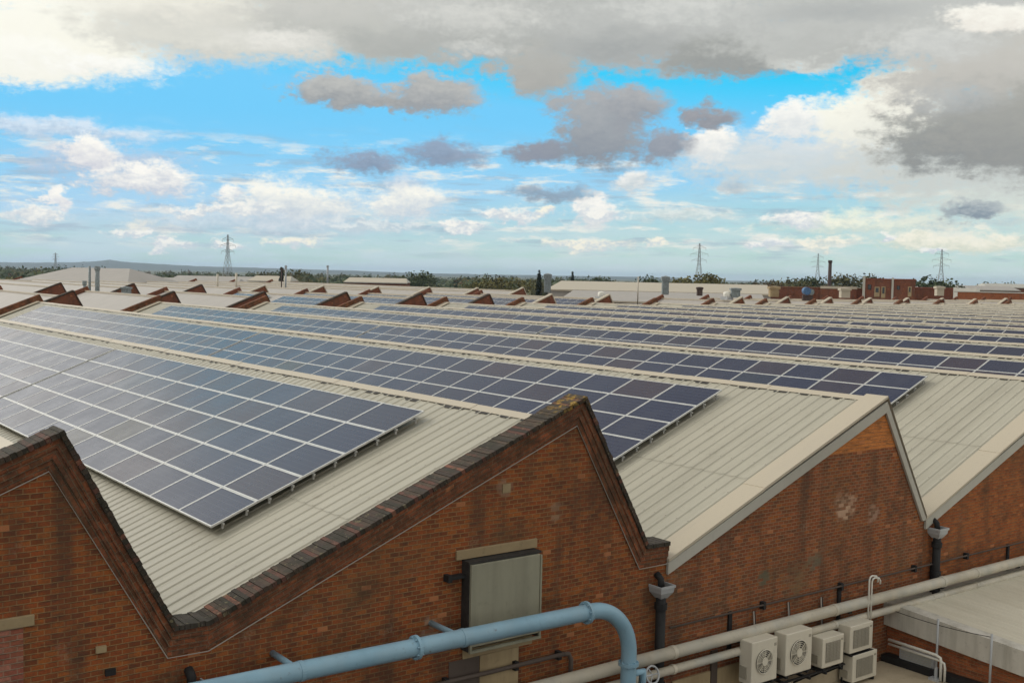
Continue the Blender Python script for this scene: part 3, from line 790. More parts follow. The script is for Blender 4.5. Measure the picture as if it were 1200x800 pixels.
def panel_corner(k, i, y):
    s = S0 - (i + 1) * DP + .004
    return Vector((k * P + s * Ux + .11 * 0, y, s * Uz + .10))
tints = [rng.random() * .62 for _ in range(10)] + [.5, .62, .72, .80, .86, .99]
frame_me = None
def proj(v):
    d = Vector(v) - CAMLOC; z = d.dot(FWD)
    if z < .5: return None
    return 600 + FPX * d.dot(RGT) / z, 400 - FPX * d.dot(UPV) / z
cand = []
allp = []
for k in range(0, KMAX + 1):
    for c, y in enumerate(array_cols(k)):
        for i in range(5):
            o = panel_corner(k, i, y)
            q = [proj(o + Vector(v)) for v in ((0, 0, 0), (0, PW, 0), (PH * Ux, PW, PH * Uz), (PH * Ux, 0, PH * Uz))]
            area = 0; vis = False
            if all(q):
                for a in range(4): area += q[a][0] * q[(a + 1) % 4][1] - q[(a + 1) % 4][0] * q[a][1]
                cx_ = sum(a[0] for a in q) / 4; cy2 = sum(a[1] for a in q) / 4
                vis = -8 < cx_ < 1208 and 300 < cy2 < 800
                # hidden low rows behind the ridge in front of them
                if vis and k >= 1:
                    ctr = o + Vector((PH * Ux * .5, PW * .5, PH * Uz * .5)); rx_ = (k - 1) * P + AX
                    f = (rx_ - CAMLOC.x) / (ctr.x - CAMLOC.x)
                    zz = CAMLOC.z + f * (ctr.z - CAMLOC.z)
                    yy = CAMLOC.y + f * (ctr.y - CAMLOC.y)
                    if zz < 2.93 and yy > 0: vis = False
            allp.append((k, c, i, o, abs(area) / 2 if vis else 0))
allp.sort(key=lambda a: -a[4])
ORD = ['first', 'second', 'third', 'fourth', 'fifth', 'sixth', 'seventh', 'eighth', 'ninth', 'tenth', 'eleventh', 'twelfth', 'thirteenth', 'fourteenth', 'fifteenth', 'sixteenth', 'seventeenth', 'eighteenth', 'nineteenth', 'twentieth']
def ordn(n):
    if n < 20: return ORD[n]
    t_, u_ = divmod(n + 1, 10); tens = {2: 'twenty', 3: 'thirty', 4: 'forty'}[t_]
    return {2: 'twentieth', 3: 'thirtieth', 4: 'fortieth'}[t_] if u_ == 0 else tens + '-' + ORD[u_ - 1]
ROWN = ['top row', 'second row', 'third row', 'fourth row', 'bottom row']
mf = MB(); panel_local(mf, None, 0); fo = mf.build('frame', M_ALU); frame_me = fo.data; bpy.data.objects.remove(fo)
cell_me = []
for tv in tints:
    mg = MB(); panel_local(None, mg, tv); go = mg.build('cell_sheet', M_CELL, tint=True); cell_me.append(go.data); bpy.data.objects.remove(go)
BROWN = {(0, 6, 4): 15, (0, 8, 1): 14, (0, 5, 3): 15, (0, 3, 1): 12, (0, 3, 2): 13, (1, 12, 2): 15}
stuff_f = MB(); 
for n_, (k, c, i, o, a) in enumerate(allp):
    if n_ < 300 and a > 0:
        r_ = rng.random(); ti = BROWN.get((k, c, i), rng.randrange(len(tints) - 3) if r_ < .93 else rng.randrange(len(tints)))
        hue = 'olive brown' if ti == 15 else 'purplish' if ti in (12, 13) else 'dark blue'
        t_ = thing('solar_panel', '%s solar panel, %s roof slope, %s, %s from its near end' % (hue, 'nearest' if k == 0 else ORD[k] + ' nearest', ROWN[i], ordn(c)), 'solar panel', o, 'solar panels on the saw-tooth roofs')
        link_mesh('frame', frame_me, t_); link_mesh('cell_sheet', cell_me[ti], t_)
    else:
        panel_local(stuff_f, None, 0, o); stuff_f.mi[-9:] = [0] * 9
        panel_local(None, stuff_f, rng.random() * .8, o); stuff_f.mi[-1] = 1

# rails carrying the arrays; their cut ends stick out past the near edge
for k in range(0, 5):
    ys = array_cols(k)
    rt = thing('panel_rails', 'aluminium rails under the solar panels of the %s roof slope, ends sticking out' % ('nearest' if k == 0 else ORD[k] + ' nearest'), 'mounting rails', (k * P, ys[0], 0), 'rails under the solar panels')
    for i in range(5):
        for fr in (.24, .76):
            s = S0 - (i + 1) * DP + fr * PH
            m_ = MB()
            a = Vector((s * Ux + Nx * -.045, -.07 + rng.uniform(-.03, .03), s * Uz + .10 - .045 * Nz - .02)); b2 = a + Vector((0, ys[-1] - ys[0] + PW + .3, 0))
            m_.bar(a, b2, .035, .04)
            m_.bar(a + Vector((-.0, .06, -.10)), a + Vector((0, .06, 0)), .025, .04)
            m_.build('rail', M_RAIL, rt)

# ------------------------------------------------------------------ drainpipes at the valleys
def drainpipe(x, ztop, zbot, label):
    t = thing('drainpipe', label, 'drainpipe', (x, -.16, zbot), 'black drainpipes on the gable wall')
    m_ = MB(); H_ = ztop - zbot
    m_.tube([(0, 0, 0), (0, 0, H_)], .10, 14); m_.build('pipe', M_BLACK, t, smooth=True)
    for z in (H_ - .25, H_ * .45, .35):
        m_ = MB(); m_.tube([(0, 0, z), (0, 0, z + .12)], .128, 14); m_.build('collar', M_BLACK, t, smooth=False)
    m_ = MB()   # hopper head: open flared box
    for (z0, z1, w0, w1) in ((H_ - .02, H_ + .1, .09, .17), (H_ + .1, H_ + .24, .17, .19)):
        for sx, sy in ((1, 0), (-1, 0), (0, 1), (0, -1)):
            if sx: q = [(sx * w0, -w0, z0), (sx * w0, w0, z0), (sx * w1, w1, z1), (sx * w1, -w1, z1)]
            else: q = [(-w0, sy * w0, z0), (w0, sy * w0, z0), (w1, sy * w1, z1), (-w1, sy * w1, z1)]
            m_.face(q)
    m_.bar((-.2, -.19, H_ + .22), (.2, -.19, H_ + .22), .025, .05); m_.bar((-.19, -.19, H_ + .22), (-.19, .15, H_ + .22), .025, .05); m_.bar((.19, -.19, H_ + .22), (.19, .15, H_ + .22), .025, .05)
    m_.build('hopper_head', M_GALV, t)
    m_ = MB(); m_.tube([(0, .14, H_ + .42), (0, .02, H_ + .34), (0, 0, H_ + .16)], .07, 12); m_.build('outlet_spout', M_BLACK, t, smooth=True)
drainpipe(9.62, -.56, -3.9, 'black drainpipe with grey hopper beside the end of the blue pipe')
drainpipe(19.18, -.58, -2.35, 'black drainpipe with grey hopper under the valley of metal-edged gables')
drainpipe(.08, -.58, -4, 'black drainpipe top at bottom left, under the notch of the brick parapets')

# ------------------------------------------------------------------ pipes along the wall
def arc(c, r, a0, a1, n, ax, ay):
    return [Vector(c) + r * (math.cos(a0 + (a1 - a0) * i / n) * Vector(ax) + math.sin(a0 + (a1 - a0) * i / n) * Vector(ay)) for i in range(n + 1)]
YB = -.95
bp = thing('blue_pipe', 'large pale blue pipe running along the brick wall and bending down', 'pipe', (0, YB, 0))
def zb(x): return -.165 - .0105 * x
xE = 7.12; rB = .92
pts = [(x, 0, zb(x)) for x in (-6, -3, 0, 2, 4, 6, xE)] + [(p.x, 0, p.z) for p in arc((xE, 0, zb(xE) - rB), rB, math.pi / 2, 0, 14, (1, 0, 0), (0, 0, 1))][1:]
pts += [(xE + rB, 0, zb(xE) - rB - .25), (xE + rB, 0, -5)]
m_ = MB(); m_.tube(pts, .145, 24); m_.build('pipe', M_BLUE, bp, smooth=True)
def ring(parent, c, ax, r, w_, matl, name='flange', bolts=False):
    c = Vector(c); ax = Vector(ax).normalized()
    m_ = MB(); m_.tube([c - ax * w_ / 2, c + ax * w_ / 2], r, 24)
    if bolts:
        s = ax.cross(Vector((0, .3, 1))).normalized(); u = ax.cross(s)
        for i in range(8):
            q = c + (r - .03) * (s * math.cos(i * math.pi / 4) + u * math.sin(i * math.pi / 4))
            m_.tube([q - ax * (w_ / 2 + .03), q + ax * (w_ / 2 + .03)], .016, 6)
    return m_.build(name, matl, parent)
ring(bp, (3.42, 0, zb(3.42)), (1, 0, -.0105), .195, .055, M_BLUE, bolts=True)
ring(bp, (6.98, 0, zb(6.98)), (1, 0, -.0105), .20, .05, M_BLUE, bolts=True)
ring(bp, (xE + rB, 0, zb(xE) - rB - .2), (0, 0, 1), .19, .06, M_BLUE, bolts=True)
for x in (1.52, 4.42):   # tube arms from the wall
    m_ = MB(); m_.tube([(x - .1, -YB, zb(x) + .0), (x - .1, .02, zb(x) + .0)], .05, 12); m_.build('wall_arm', M_BLUE, bp, smooth=True)
    ring(bp, (x - .1, 0, zb(x)), (1, 0, 0), .155, .07, M_BLUE, 'clamp_band')
# branch with wheel valve at the foot
m_ = MB(); xb = xE + rB; zb_ = zb(xE) - rB - .42
m_.tube([(xb, 0, zb_), (xb + .36, 0, zb_), (xb + .36, 0, zb_ - .5)], .075, 14)
m_.build('branch', M_BLUE, bp, smooth=True)
m_ = MB(); m_.tube(arc((xb + .62, 0, zb_ - .12), .16, 0, 2 * math.pi, 20, (1, 0, 0), (0, .3, .95)), .02, 8, False)
m_.tube([(xb + .36, 0, zb_ - .12), (xb + .62, 0, zb_ - .12)], .022, 8)
for a in range(3): 
    q = arc((xb + .62, 0, zb_ - .12), .16, a * 2.094, a * 2.094 + .01, 1, (1, 0, 0), (0, .3, .95))[0]; m_.tube([(xb + .62, 0, zb_ - .12), q], .012, 6)
m_.build('valve_wheel', M_GALV, bp, smooth=True)

def wall_pipe(z, r, y, label, x0=5.6, x1=60):
    t = thing('lagged_pipe', label, 'pipe', (x0, y, z), 'cream pipes along the gable wall')
    m_ = MB(); m_.tube([(0, 0, 0), (x1 - x0, 0, 0)], r, 18); m_.build('pipe', M_WPIPE, t, smooth=True)
    for x in (4.2, 9.3, 13.6, 15.1, 19.8, 26, 33): ring(t, (x, 0, 0), (1, 0, 0), r + .012, .10 if r > .1 else .08, M_WPIPE, 'coupling')
    for x in (6.2, 9.9, 13.62, 17.2, 24, 31):
        m_ = MB(); m_.box(x - .05, x + .05, -.02, -y - .004, -r - .05, -r - .005); m_.box(x - .05, x + .05, -y - .05, -y - .004, -r - .05, r + .28 if z > -1.9 else r)
        m_.build('bracket', M_BLACK, t)
wall_pipe(-1.665, .125, -.34, 'thicker upper cream lagged pipe running along the brick gable wall')
wall_pipe(-2.0, .088, -.36, 'thinner lower cream pipe running below the thick lagged pipe')
dk = thing('steel_pipe', 'thin rusty steel pipe run along the brick wall above the cream pipes', 'pipe', (4.2, -.12, -1.26))
m_ = MB(); m_.tube([(-1, 0, 0), (2.98, 0, 0)], .04, 10); m_.tube([(2.98, 0, 0), (3.1, 0, -.02), (3.16, 0, -.14), (3.16, 0, -2)], .045, 10); m_.tube([(5.75, .02, 0), (50, .02, 0)], .022, 8); m_.build('pipe', M_RUST, dk, smooth=True)
for x in (.4, 1.9, 2.9, 8.6, 11.3, 14.2, 16.5):
    m_ = MB(); m_.box(x - .04, x + .04, .0, .118, -.10, .06); m_.build('clip', M_BLACK, dk)

# ------------------------------------------------------------------ low buildings at the right
low = thing('low_shed', 'low brick outbuilding with a cream ribbed metal roof against the factory wall', 'outbuilding', (17.3, 0, -2))
def zl(y): return -2.02 + (y + .3) * .066
m_ = MB(); x = 17.36
while x < 40:
    for (a, b2, ha, hb) in ((0, .16, 0, 0), (.16, .19, 0, .012), (.19, .22, .012, .012), (.22, .25, .012, 0)):
        for (ya, yb, dz) in ((-7.0, -.16, .006), (-14.5, -6.9, 0)):
            m_.face([(x + a - 17.3, ya, zl(ya) + 2 + ha + dz), (x + b2 - 17.3, ya, zl(ya) + 2 + hb + dz), (x + b2 - 17.3, yb, zl(yb) + 2 + hb + dz), (x + a - 17.3, yb, zl(yb) + 2 + ha + dz)])
    x += .25
m_.build('roof', M_LOWROOF, low)
m_ = MB()
for (ya, yb) in ((-3.1, -.012), (-6.2, -3.1), (-9.3, -6.2), (-14.5, -9.3)):
    za, zc_ = zl(ya) + 2.06, zl(yb) + 2.06
    e = .004 if ya in (-6.2, -14.5) else 0
    m_.face([(-e, ya, za - .55), (-e, ya, za), (-e, yb, zc_), (-e, yb, zc_ - .55)])
    m_.face([(-e, ya, za), (.34, ya, za + .01), (.34, yb, zc_ + .01), (-e, yb, zc_)])
    m_.face([(.34, ya, za + .01), (.34, ya, za - .07), (.34, yb, zc_ - .07), (.34, yb, zc_ + .01)])
    m_.face([(-e, ya, za - .55), (-e, yb, zc_ - .55), (.16, yb, zc_ - .55), (.16, ya, za - .55)])
m_.build('fascia', M_LOWFASCIA, low)
m_ = MB(); m_.box(-.02, 23, -.16, -.004, -.10, .04); m_.build('upstand', M_FASCIA, low)
m_ = MB(); m_.box(.16, .42, -14.4, -.004, GZ + 2, -.50); m_.build('wall', M_BRICKL, low)
flat = thing('flat_roof_annex', 'flat-roofed annex with dull beige felt roof at the foot of the gable', 'outbuilding', (12, 0, -3.35))
m_ = MB(); m_.box(.2, 5.46, -9, -.05, -.25, 0); m_.build('roof', M_BEIGE, flat)
m_ = MB(); m_.box(.25, 5.44, -8.9, -.06, GZ + 3.35, -.25); m_.build('wall', M_BRICKF, flat)
m_ = MB(); m_.box(.2, 4.1, -.32, -.055, .003, .36); m_.build('ledge', M_BEIGE, flat)
m_ = MB(); m_.box(5.18, 5.455, -9, -.06, .003, .16); m_.build('kerb', M_BLACK, flat)

# ------------------------------------------------------------------ air conditioners
def ac_unit(x, z, wd, hg, dp, y, label, fan=True):
    t = thing('air_conditioner', label, 'air conditioner', (x, y, z), 'air conditioner units at the foot of the wall')
    m_ = MB(); m_.box(0, wd, 0, dp, 0, hg); m_.build('casing', M_ACW, t, bevel=.02)
    if fan:
        cx_, cz_, r = wd * .47, hg * .50, wd * .31
        m_ = MB(); q = [Vector((cx_ + r * math.cos(a * math.pi / 14), -.006, cz_ + r * math.sin(a * math.pi / 14))) for a in range(28)]
        m_.face(list(q)); m_.build('fan_opening', M_DARK, t)
        m_ = MB()
        for b2 in range(5):
            a = b2 * 1.2566
            m_.face([(cx_ + .05 * math.cos(a), -.012, cz_ + .05 * math.sin(a)), (cx_ + r * .9 * math.cos(a - .1), -.010, cz_ + r * .9 * math.sin(a - .1)), (cx_ + r * .9 * math.cos(a + .75), -.014, cz_ + r * .9 * math.sin(a + .75)), (cx_ + .06 * math.cos(a + 1.0), -.012, cz_ + .06 * math.sin(a + 1.0))])
        m_.tube([(cx_, -.03, cz_), (cx_, -.008, cz_)], .055, 12)
        m_.build('fan', M_ACG, t)
        m_ = MB()
        for rr in (1.0, .84, .68, .52, .36): m_.tube(arc((cx_, -.03, cz_), r * rr, 0, 2 * math.pi, 28, (1, 0, 0), (0, 0, 1)), .010 if rr == 1 else .006, 6, False)
        for a in range(8): m_.bar((cx_, -.03, cz_), (cx_ + r * math.cos(a * math.pi / 4), -.03, cz_ + r * math.sin(a * math.pi / 4)), .009)
        m_.tube([(cx_, -.045, cz_), (cx_, -.02, cz_)], r * .34, 16)
        m_.build('fan_guard', M_ACW, t)
    else:
        m_ = MB(); m_.box(wd * .14, wd * .80, -.004, .0, hg * .16, hg * .84); m_.build('grille_recess', M_STRIP, t)
        m_ = MB()
        for s in range(13):
            zz = hg * (.18 + .66 * s / 12.5); m_.box(wd * .15, wd * .79, -.02, -.005, zz, zz + hg * .024)
        for s in range(5): xx = wd * (.15 + .16 * s); m_.box(xx - .006, xx + .006, -.025, -.0205, hg * .17, hg * .84)
        m_.build('grille', M_ACG, t)
    m_ = MB(); m_.box(wd * .86, wd * .95, -.003, .0, hg * .80, hg * .87); m_.build('badge', M_ACG, t)
    m_ = MB(); m_.box(-.03, -.001, dp * .35, dp * .9, hg * .12, hg * .4); m_.build('valve_cover', M_ACG, t)
    m_ = MB(); m_.box(.06, .12, .02, dp - .02, -.07, -.001); m_.box(wd - .12, wd - .06, .02, dp - .02, -.07, -.001); m_.build('feet', M_BLACK, t)
    return t
AY = -.74
def ac_lines(t, wd, hg, dp, up):
    for q, (r, dx_) in enumerate(((.018, .03), (.012, .07))):
        m_ = MB(); m_.tube([(wd - .01, dp * .6, hg * .25 + q * .08), (wd + dx_, dp * .6, hg * .27 + q * .08), (wd + dx_ + .01, dp * .8, hg * .45), (wd + dx_ + .01, dp + .30, hg * .6), (wd + dx_, dp + .36, up)], r, 8)
        m_.build('refrigerant_line', M_BLACK if q else M_STRIP, t, smooth=True)
ac_lines(ac_unit(11.70, -2.62, .80, .90, .34, AY, 'tall cream air conditioner with round fan, leftmost of the row'), .80, .90, .34, 1.25)
ac_lines(ac_unit(12.78, -2.64, .86, .90, .34, AY, 'tall cream air conditioner with round fan, second from the left'), .86, .90, .34, 1.28)
ac_lines(ac_unit(14.02, -2.72, .74, .66, .32, AY, 'small cream air conditioner with square grille, alone between tall and stacked units', False), .74, .66, .32, 1.3)
ac_unit(14.98, -2.58, .84, .62, .34, AY, 'small cream air conditioner with square grille, upper one of the stacked pair', False)
ac_unit(15.12, -3.27, .90, .62, .36, AY, 'small cream air conditioner with square grille, lower one of the stacked pair', False)
rl = thing('bracket_rails', 'black steel rails carrying the row of air conditioners', 'bracket', (11.6, AY, -2.75))
m_ = MB(); m_.box(0, 3.3, .04, .09, -.06, -.03); m_.box(0, 3.3, .27, .32, -.06, -.03); m_.build('rail', M_BLACK, rl)
for x in (.15, .95, 1.3, 2.0, 2.55, 3.1):
    m_ = MB(); m_.box(x - .025, x + .025, -.02, .735, -.11, -.062); m_.bar((x, .1, -.09), (x, .70, -.5), .04); m_.build('wall_bracket', M_BLACK, rl)
m_ = MB(); m_.box(3.5, 4.3, .02, .30, .08, .11); m_.box(3.5, 3.54, .26, .30, -.6, .10); m_.box(4.3, 4.34, .26, .30, -.6, .10); m_.build('stand', M_BLACK, rl)

cdt = thing('conduit', 'pair of thin white conduits hooked over at the top beside the stacked units', 'conduit', (16.55, -.2, -2.1))
for dx_, h_ in ((-.52, 1.06), (-.42, 1.0)):
    m_ = MB(); m_.tube([(dx_, -.25, .0), (dx_, -.25, h_ - .08), (dx_ + .03, -.25, h_ - .02), (dx_ + .1, -.25, h_), (dx_ + .26, -.25, h_ - .03), (dx_ + .32, -.25, h_ - .10), (dx_ + .32, -.25, h_ - .18)], .02, 8); m_.build('tube', M_WHITE, cdt, smooth=True)
dct = thing('white_duct', 'white pipe with elbow along the orange brick wall of the outbuilding', 'pipe', (17.2, -.4, -2.75))
for dz, r in ((0, .036), (-.10, .028)):
    m_ = MB(); m_.tube([(-.1, .1, dz), (-.1, -1.15 + dz, dz - .02), (-.1, -1.26 + dz, dz - .06), (-.1, -1.28 + dz, dz - .16), (-.1, -1.28 + dz, -.58)], r, 10); m_.build('pipe', M_WHITE, dct, smooth=True)
bx = thing('wall_vent_box', 'grey louvred box low on the orange brick wall', 'vent', (17.44, -.6, -3.3))
m_ = MB(); m_.box(-.12, .0, -.75, .15, .05, .38); m_.build('box', M_GALV, bx, bevel=.01)
m_ = MB()
for s in range(5): m_.box(-.135, -.121, -.7, .1, .09 + s * .055, .115 + s * .055)
m_.build('louvre', M_FASCIA, bx)
for (y, lab) in ((-1.55, 'thin grey guard post standing on the flat roof, nearer the wall'), (-2.85, 'thin grey guard post standing on the flat roof, right-hand one')):
    t = thing('guard_post', lab, 'post', (17.12, y, -3.35), 'guard posts')
    m_ = MB(); m_.tube([(0, 0, 0), (0, 0, 1.42)], .026, 10); m_.build('pole', M_GALV, t, smooth=True)
    m_ = MB(); m_.box(-.12, .1, -.12, .12, .0, .05); m_.tube([(0, 0, .05), (0, 0, .3)], .04, 10); m_.build('base', M_GALV, t)
wr = MB(); q = []
for i in range(13):
    f = i / 12; q.append((17.12, -.2 - 2.65 * f, -2.02 + .02 * f - .16 * (4 * (f - .5) ** 2 * -1 + 1) * .4))
wr.tube(q, .008, 6); tag(wr.build('guard_wire', M_BLACK), 'thin slack wire strung between guard posts and the wall', 'wire')

# ------------------------------------------------------------------ factories beyond
def far_sawtooth(name, label, x0, y0, y1, ks, zoff=0.0, white_from=99, panels=()):
    t = thing(name, label, 'factory', (x0, y0, 0), 'saw-tooth factories behind the solar roofs')
    L = y1 - y0
    # one bay of each kind, then copies
    rm = MB(); rm.face([(0, .3, -.1), (AX, .3, 2.95), (AX, L - .3, 2.95), (0, L - .3, -.1)]); rm.face([(AX, .3, 2.95), (P, .3, -.1), (P, L - .3, -.1), (AX, L - .3, 2.95)])
    gm = MB(); gm.prism([(0, GZ), (P, GZ), (P, .35), (AX + .03, 3.5), (0, .42)], 0, .3)
    cm_ = MB(); cm_.bar((0, .15, .46), (AX, .15, 3.54), .5, .14); cm_.bar((AX, .15, 3.54), (P, .15, .4), .5, .12)
    em = MB(); em.prism([(0, -.12), (P, -.12), (P, .35), (AX + .03, 3.5), (0, .42)], L - .3, L)
    ca = MB(); ca.box(AX - .3, AX + .12, .3, L - .3, 2.86, 3.02)
    meshes = {}
    for k in ks:
        dz = zoff + random.uniform(-.08, .08)
        for nm, mb, mt in (('roof_slope', rm, M_ROOF2), ('gable_wall', gm, M_BRICKF), ('end_wall', em, M_BRICKF)):
            if nm not in meshes: o = mb.build(nm, mt, t); meshes[nm] = o.data; o.location = (k * P, 0, dz)
            else: o = link_mesh(nm, meshes[nm], t, (k * P, 0, dz))
            sub = {'roof_slope': ('ridge_cap', ca, M_FLASH), 'gable_wall': ('coping', cm_, M_FLASH if k >= white_from else M_COP)}.get(nm)
            if sub:
                key = sub[0] + sub[2].name
                if key not in meshes: meshes[key] = sub[1].build(sub[0], sub[2], o).data
                else: link_mesh(sub[0], meshes[key], o)
    m_ = MB(); m_.box(ks[0] * P, ks[0] * P + .3, 0, L, GZ, .2); m_.box((ks[-1] + 1) * P - .3, (ks[-1] + 1) * P, .31, L - .31, GZ, 0); m_.build('side_wall', M_BRICKF, t)
    return t
far_sawtooth('sawtooth_factory', 'second saw-tooth factory with dark red brick gables just behind the solar roofs', -2.5, 90, 118, list(range(-3, 10)), 0, 8)
far_sawtooth('sawtooth_factory', 'short saw-tooth factory with white edged brick gables before the brick stores at right', 99.8, 84, 99, list(range(0, 11)), -.1, 0)
far_sawtooth('sawtooth_factory', 'third saw-tooth factory of pale roofs, farther behind at the left', -1.0, 134, 232, list(range(-4, 12)), .1, 6)
lk = thing('link_roof', 'low flat pale grey link roof between the rows of saw-tooth factories', 'outbuilding', (60, 82, 0))
m_ = MB(); m_.box(-110, 76, -6.9, 7.9, .1, .3); m_.build('roof', M_ROOF2, lk)
m_ = MB(); m_.box(-109.8, 75.8, -6.8, 7.8, GZ, .1); m_.build('wall', M_BRICKF, lk)
lk = thing('link_roof', 'low flat pale roof behind the second factory row, before the white shed', 'outbuilding', (60, 126, 0))
m_ = MB(); m_.box(-110, 62, -7.9, 7.9, .1, .4); m_.build('roof', M_ROOF2, lk)
m_ = MB(); m_.box(-109.8, 61.8, -7.8, 7.8, GZ, .1); m_.build('wall', M_BRICKF, lk)
# panels on the second factory as part of the mass of distant panels
for k in range(5, 10):
    for c in range(15):
        for i in range(4):
            if c in (7, 8) and k % 2: continue
            s = S0 - .2 - (i + 1) * DP
            o = Vector((-2.5 + k * P + s * Ux, 91.2 + c * QY, s * Uz + .14))
            panel_local(stuff_f, None, 0, o); panel_local(None, stuff_f, rng.random() * .8, o); stuff_f.mi[-1] = 1
so_ = stuff_f.build('distant_solar_panels', [M_ALU, M_CELL], tint=True)
tag(so_, 'mass of smaller looking solar panels covering the roof slopes farther away', 'solar panels', None, 'stuff')

def hip_hall(name, label, a, b2, depth, zr_, ze, mats, cat='warehouse', over=0):
    """long hall: eaves along a->b2, ridge zr_, eaves ze; hipped ends"""
    a, b2 = Vector((a[0], a[1], 0)), Vector((b2[0], b2[1], 0)); d = (b2 - a); L = d.length
    ang = math.atan2(d.y, d.x)
    t = thing(name, label, cat, (a.x, a.y, GZ), None, ang)
    e = ze - GZ; r = zr_ - GZ
    m_ = MB(); hp_ = over
    m_.face([(0, 0, e), (L, 0, e), (L - hp_, depth / 2, r), (hp_, depth / 2, r)]); m_.face([(L, depth, e), (0, depth, e), (hp_, depth / 2, r), (L - hp_, depth / 2, r)])
    m_.face([(L, 0, e), (L, depth, e), (L - hp_, depth / 2, r)]); m_.face([(0, depth, e), (0, 0, e), (hp_, depth / 2, r)])
    m_.build('roof', mats[0], t)
    m_ = MB(); m_.box(.3, L - .3, .3, depth - .3, 0, e - .01); m_.build('wall', mats[1], t)
    m_ = MB(); m_.box(-.1, L + .1, -.12, .0, e - .3, e - .02); m_.build('gutter', mats[2], t)
    return t
p0, p1 = at(18, 330, 225), at(150, 332, 219)
hip_hall('warehouse', 'big pale grey hipped warehouse roof standing above the left roofs', p0, p1, 20, 5.5, 2.8, [M_ROOF2, M_FASCIA, M_FLASH], over=6)
p0, p1 = at(640, 340, 232), at(905, 342, 222)
hip_hall('warehouse', 'long low white-roofed shed stretching across the middle distance', p0, p1, 24, 4.75, 3.0, [M_FLASH, M_ROOF2, M_FLASH], over=1)
p0, p1 = at(655, 344, 212), at(900, 346, 204)
hip_hall('warehouse', 'low pinkish grey shed roof directly in front of the long white-roofed shed', p0, p1, 22, 3.0, 1.3, [M_ROOF2, M_ROOF2, M_FLASH], over=1)
def wall_block(name, label, a, b2, depth, ztop, mats, cat, capz=.25):
    a, b2 = Vector((a[0], a[1], 0)), Vector((b2[0], b2[1], 0)); d = b2 - a; L = d.length
    t = thing(name, label, cat, (a.x, a.y, GZ), None, math.atan2(d.y, d.x)); h_ = ztop - GZ
    m_ = MB(); m_.box(0, L, 0, depth, 0, h_); m_.build('wall', mats[0], t)
    m_ = MB(); m_.box(-.1, L + .1, -.1, depth + .1, h_ + .003, h_ + capz); m_.build('parapet_cap', mats[1], t)
    return t, L, h_
def zt(px, py, dd): return at(px, py, dd).z
p0, p1 = at(898, 347, 240), at(1012, 349, 236)
wall_block('brick_store', 'long low red brown brick store right of the white shed', p0, p1, 14, zt(950, 338, 238), [M_BRICKF, M_BRICKP], 'building')
p0, p1 = at(962, 336, 232), at(1004, 337, 230)
wall_block('brick_store', 'small cream-topped block in front of the brick store', p0, p1, 3, zt(985, 338.5, 231), [M_BRICKF, M_FLASH], 'building', .5)
p0, p1 = at(1012, 352, 225), at(1072, 353, 222)
t, L, h_ = wall_block('brick_block', 'tallest red brick block with pale window bays on the right skyline', p0, p1, 10, zt(1040, 328, 224), [M_BRICKF, M_REDROOF], 'building')
for x0, x1, z0, z1, mt in ((2.0, 3.0, -3.4, -1.4, M_CONC), (3.3, 4.1, -3.6, -1.3, M_CONC), (8.3, 9.0, -3.2, -1.2, M_CONC), (6.2, 6.8, -1.9, -1.1, M_DARK), (.7, 1.4, -2.0, -1.0, M_DARK)):
    m_ = MB(); m_.box(x0, x1, -.06, -.003, h_ + z0, h_ + z1); f_ = m_.build('window', mt, t)
    m_ = MB(); m_.box(x0 + .2, x1 - .2, -.08, -.062, h_ + z0 + .9, h_ + z1 - .2) if z1 - z0 > 1.5 else m_.box(x0 + .1, x1 - .1, -.08, -.062, h_ + z0 + .1, h_ + z1 - .1); m_.build('pane', M_DKGLASS, f_)
m_ = MB(); m_.box(-.3, .2, -.25, -.003, 0, h_ + .7); m_.build('pier', M_FASCIA, t); m_ = MB(); m_.box(5.2, 5.6, -.2, -.003, 0, h_ + .45); m_.build('pier', M_FASCIA, t)
p0, p1 = at(1072, 349, 236), at(1127, 350, 234)
wall_block('brick_store', 'dark maroon brick store between the tall block and white-ended wall', p0, p1, 10, zt(1100, 338.5, 235), [M_BRICKF, M_REDROOF], 'building')
p0, p1 = at(1118, 352, 222), at(1340, 356, 206)
t, L, h_ = wall_block('brick_shed', 'long orange brown brick shed with a white end at the far right', p0, p1, 12, zt(1160, 343, 218), [M_BRICKL, M_FASCIA], 'building', .12)
m_ = MB(); m_.box(-.2, .6, -.06, -.003, 0, h_ + .9); m_.build('end_pier', M_WHITE, t)
m_ = MB(); m_.box(.6, 4.2, -.12, 4, h_ + .13, h_ + .8); m_.build('white_cap', M_WHITE, t)
lk = thing('link_roof', 'low flat grey roofs beyond the solar bays at the far right', 'outbuilding', (150, 84, 0))
m_ = MB(); m_.box(-13, 140, 16, 60, .6, .9); m_.build('roof', M_ROOF2, lk); m_ = MB(); m_.box(-12.8, 139.8, 16.2, 59.8, GZ, .6); m_.build('wall', M_BRICKF, lk)
# chimney
c_ = at(973, 305, 350); t = thing('chimney', 'slim dark brick chimney standing alone on the right skyline', 'chimney', (c_.x, c_.y, GZ))
m_ = MB(); m_.tube([(0, 0, 0), (0, 0, c_.z - GZ - .8)], [.75, .52], 14); m_.build('shaft', M_CHIM, t, smooth=True); m_ = MB(); m_.tube([(0, 0, c_.z - GZ - .8), (0, 0, c_.z - GZ)], .66, 14); m_.build('crown', M_CHIM, t)
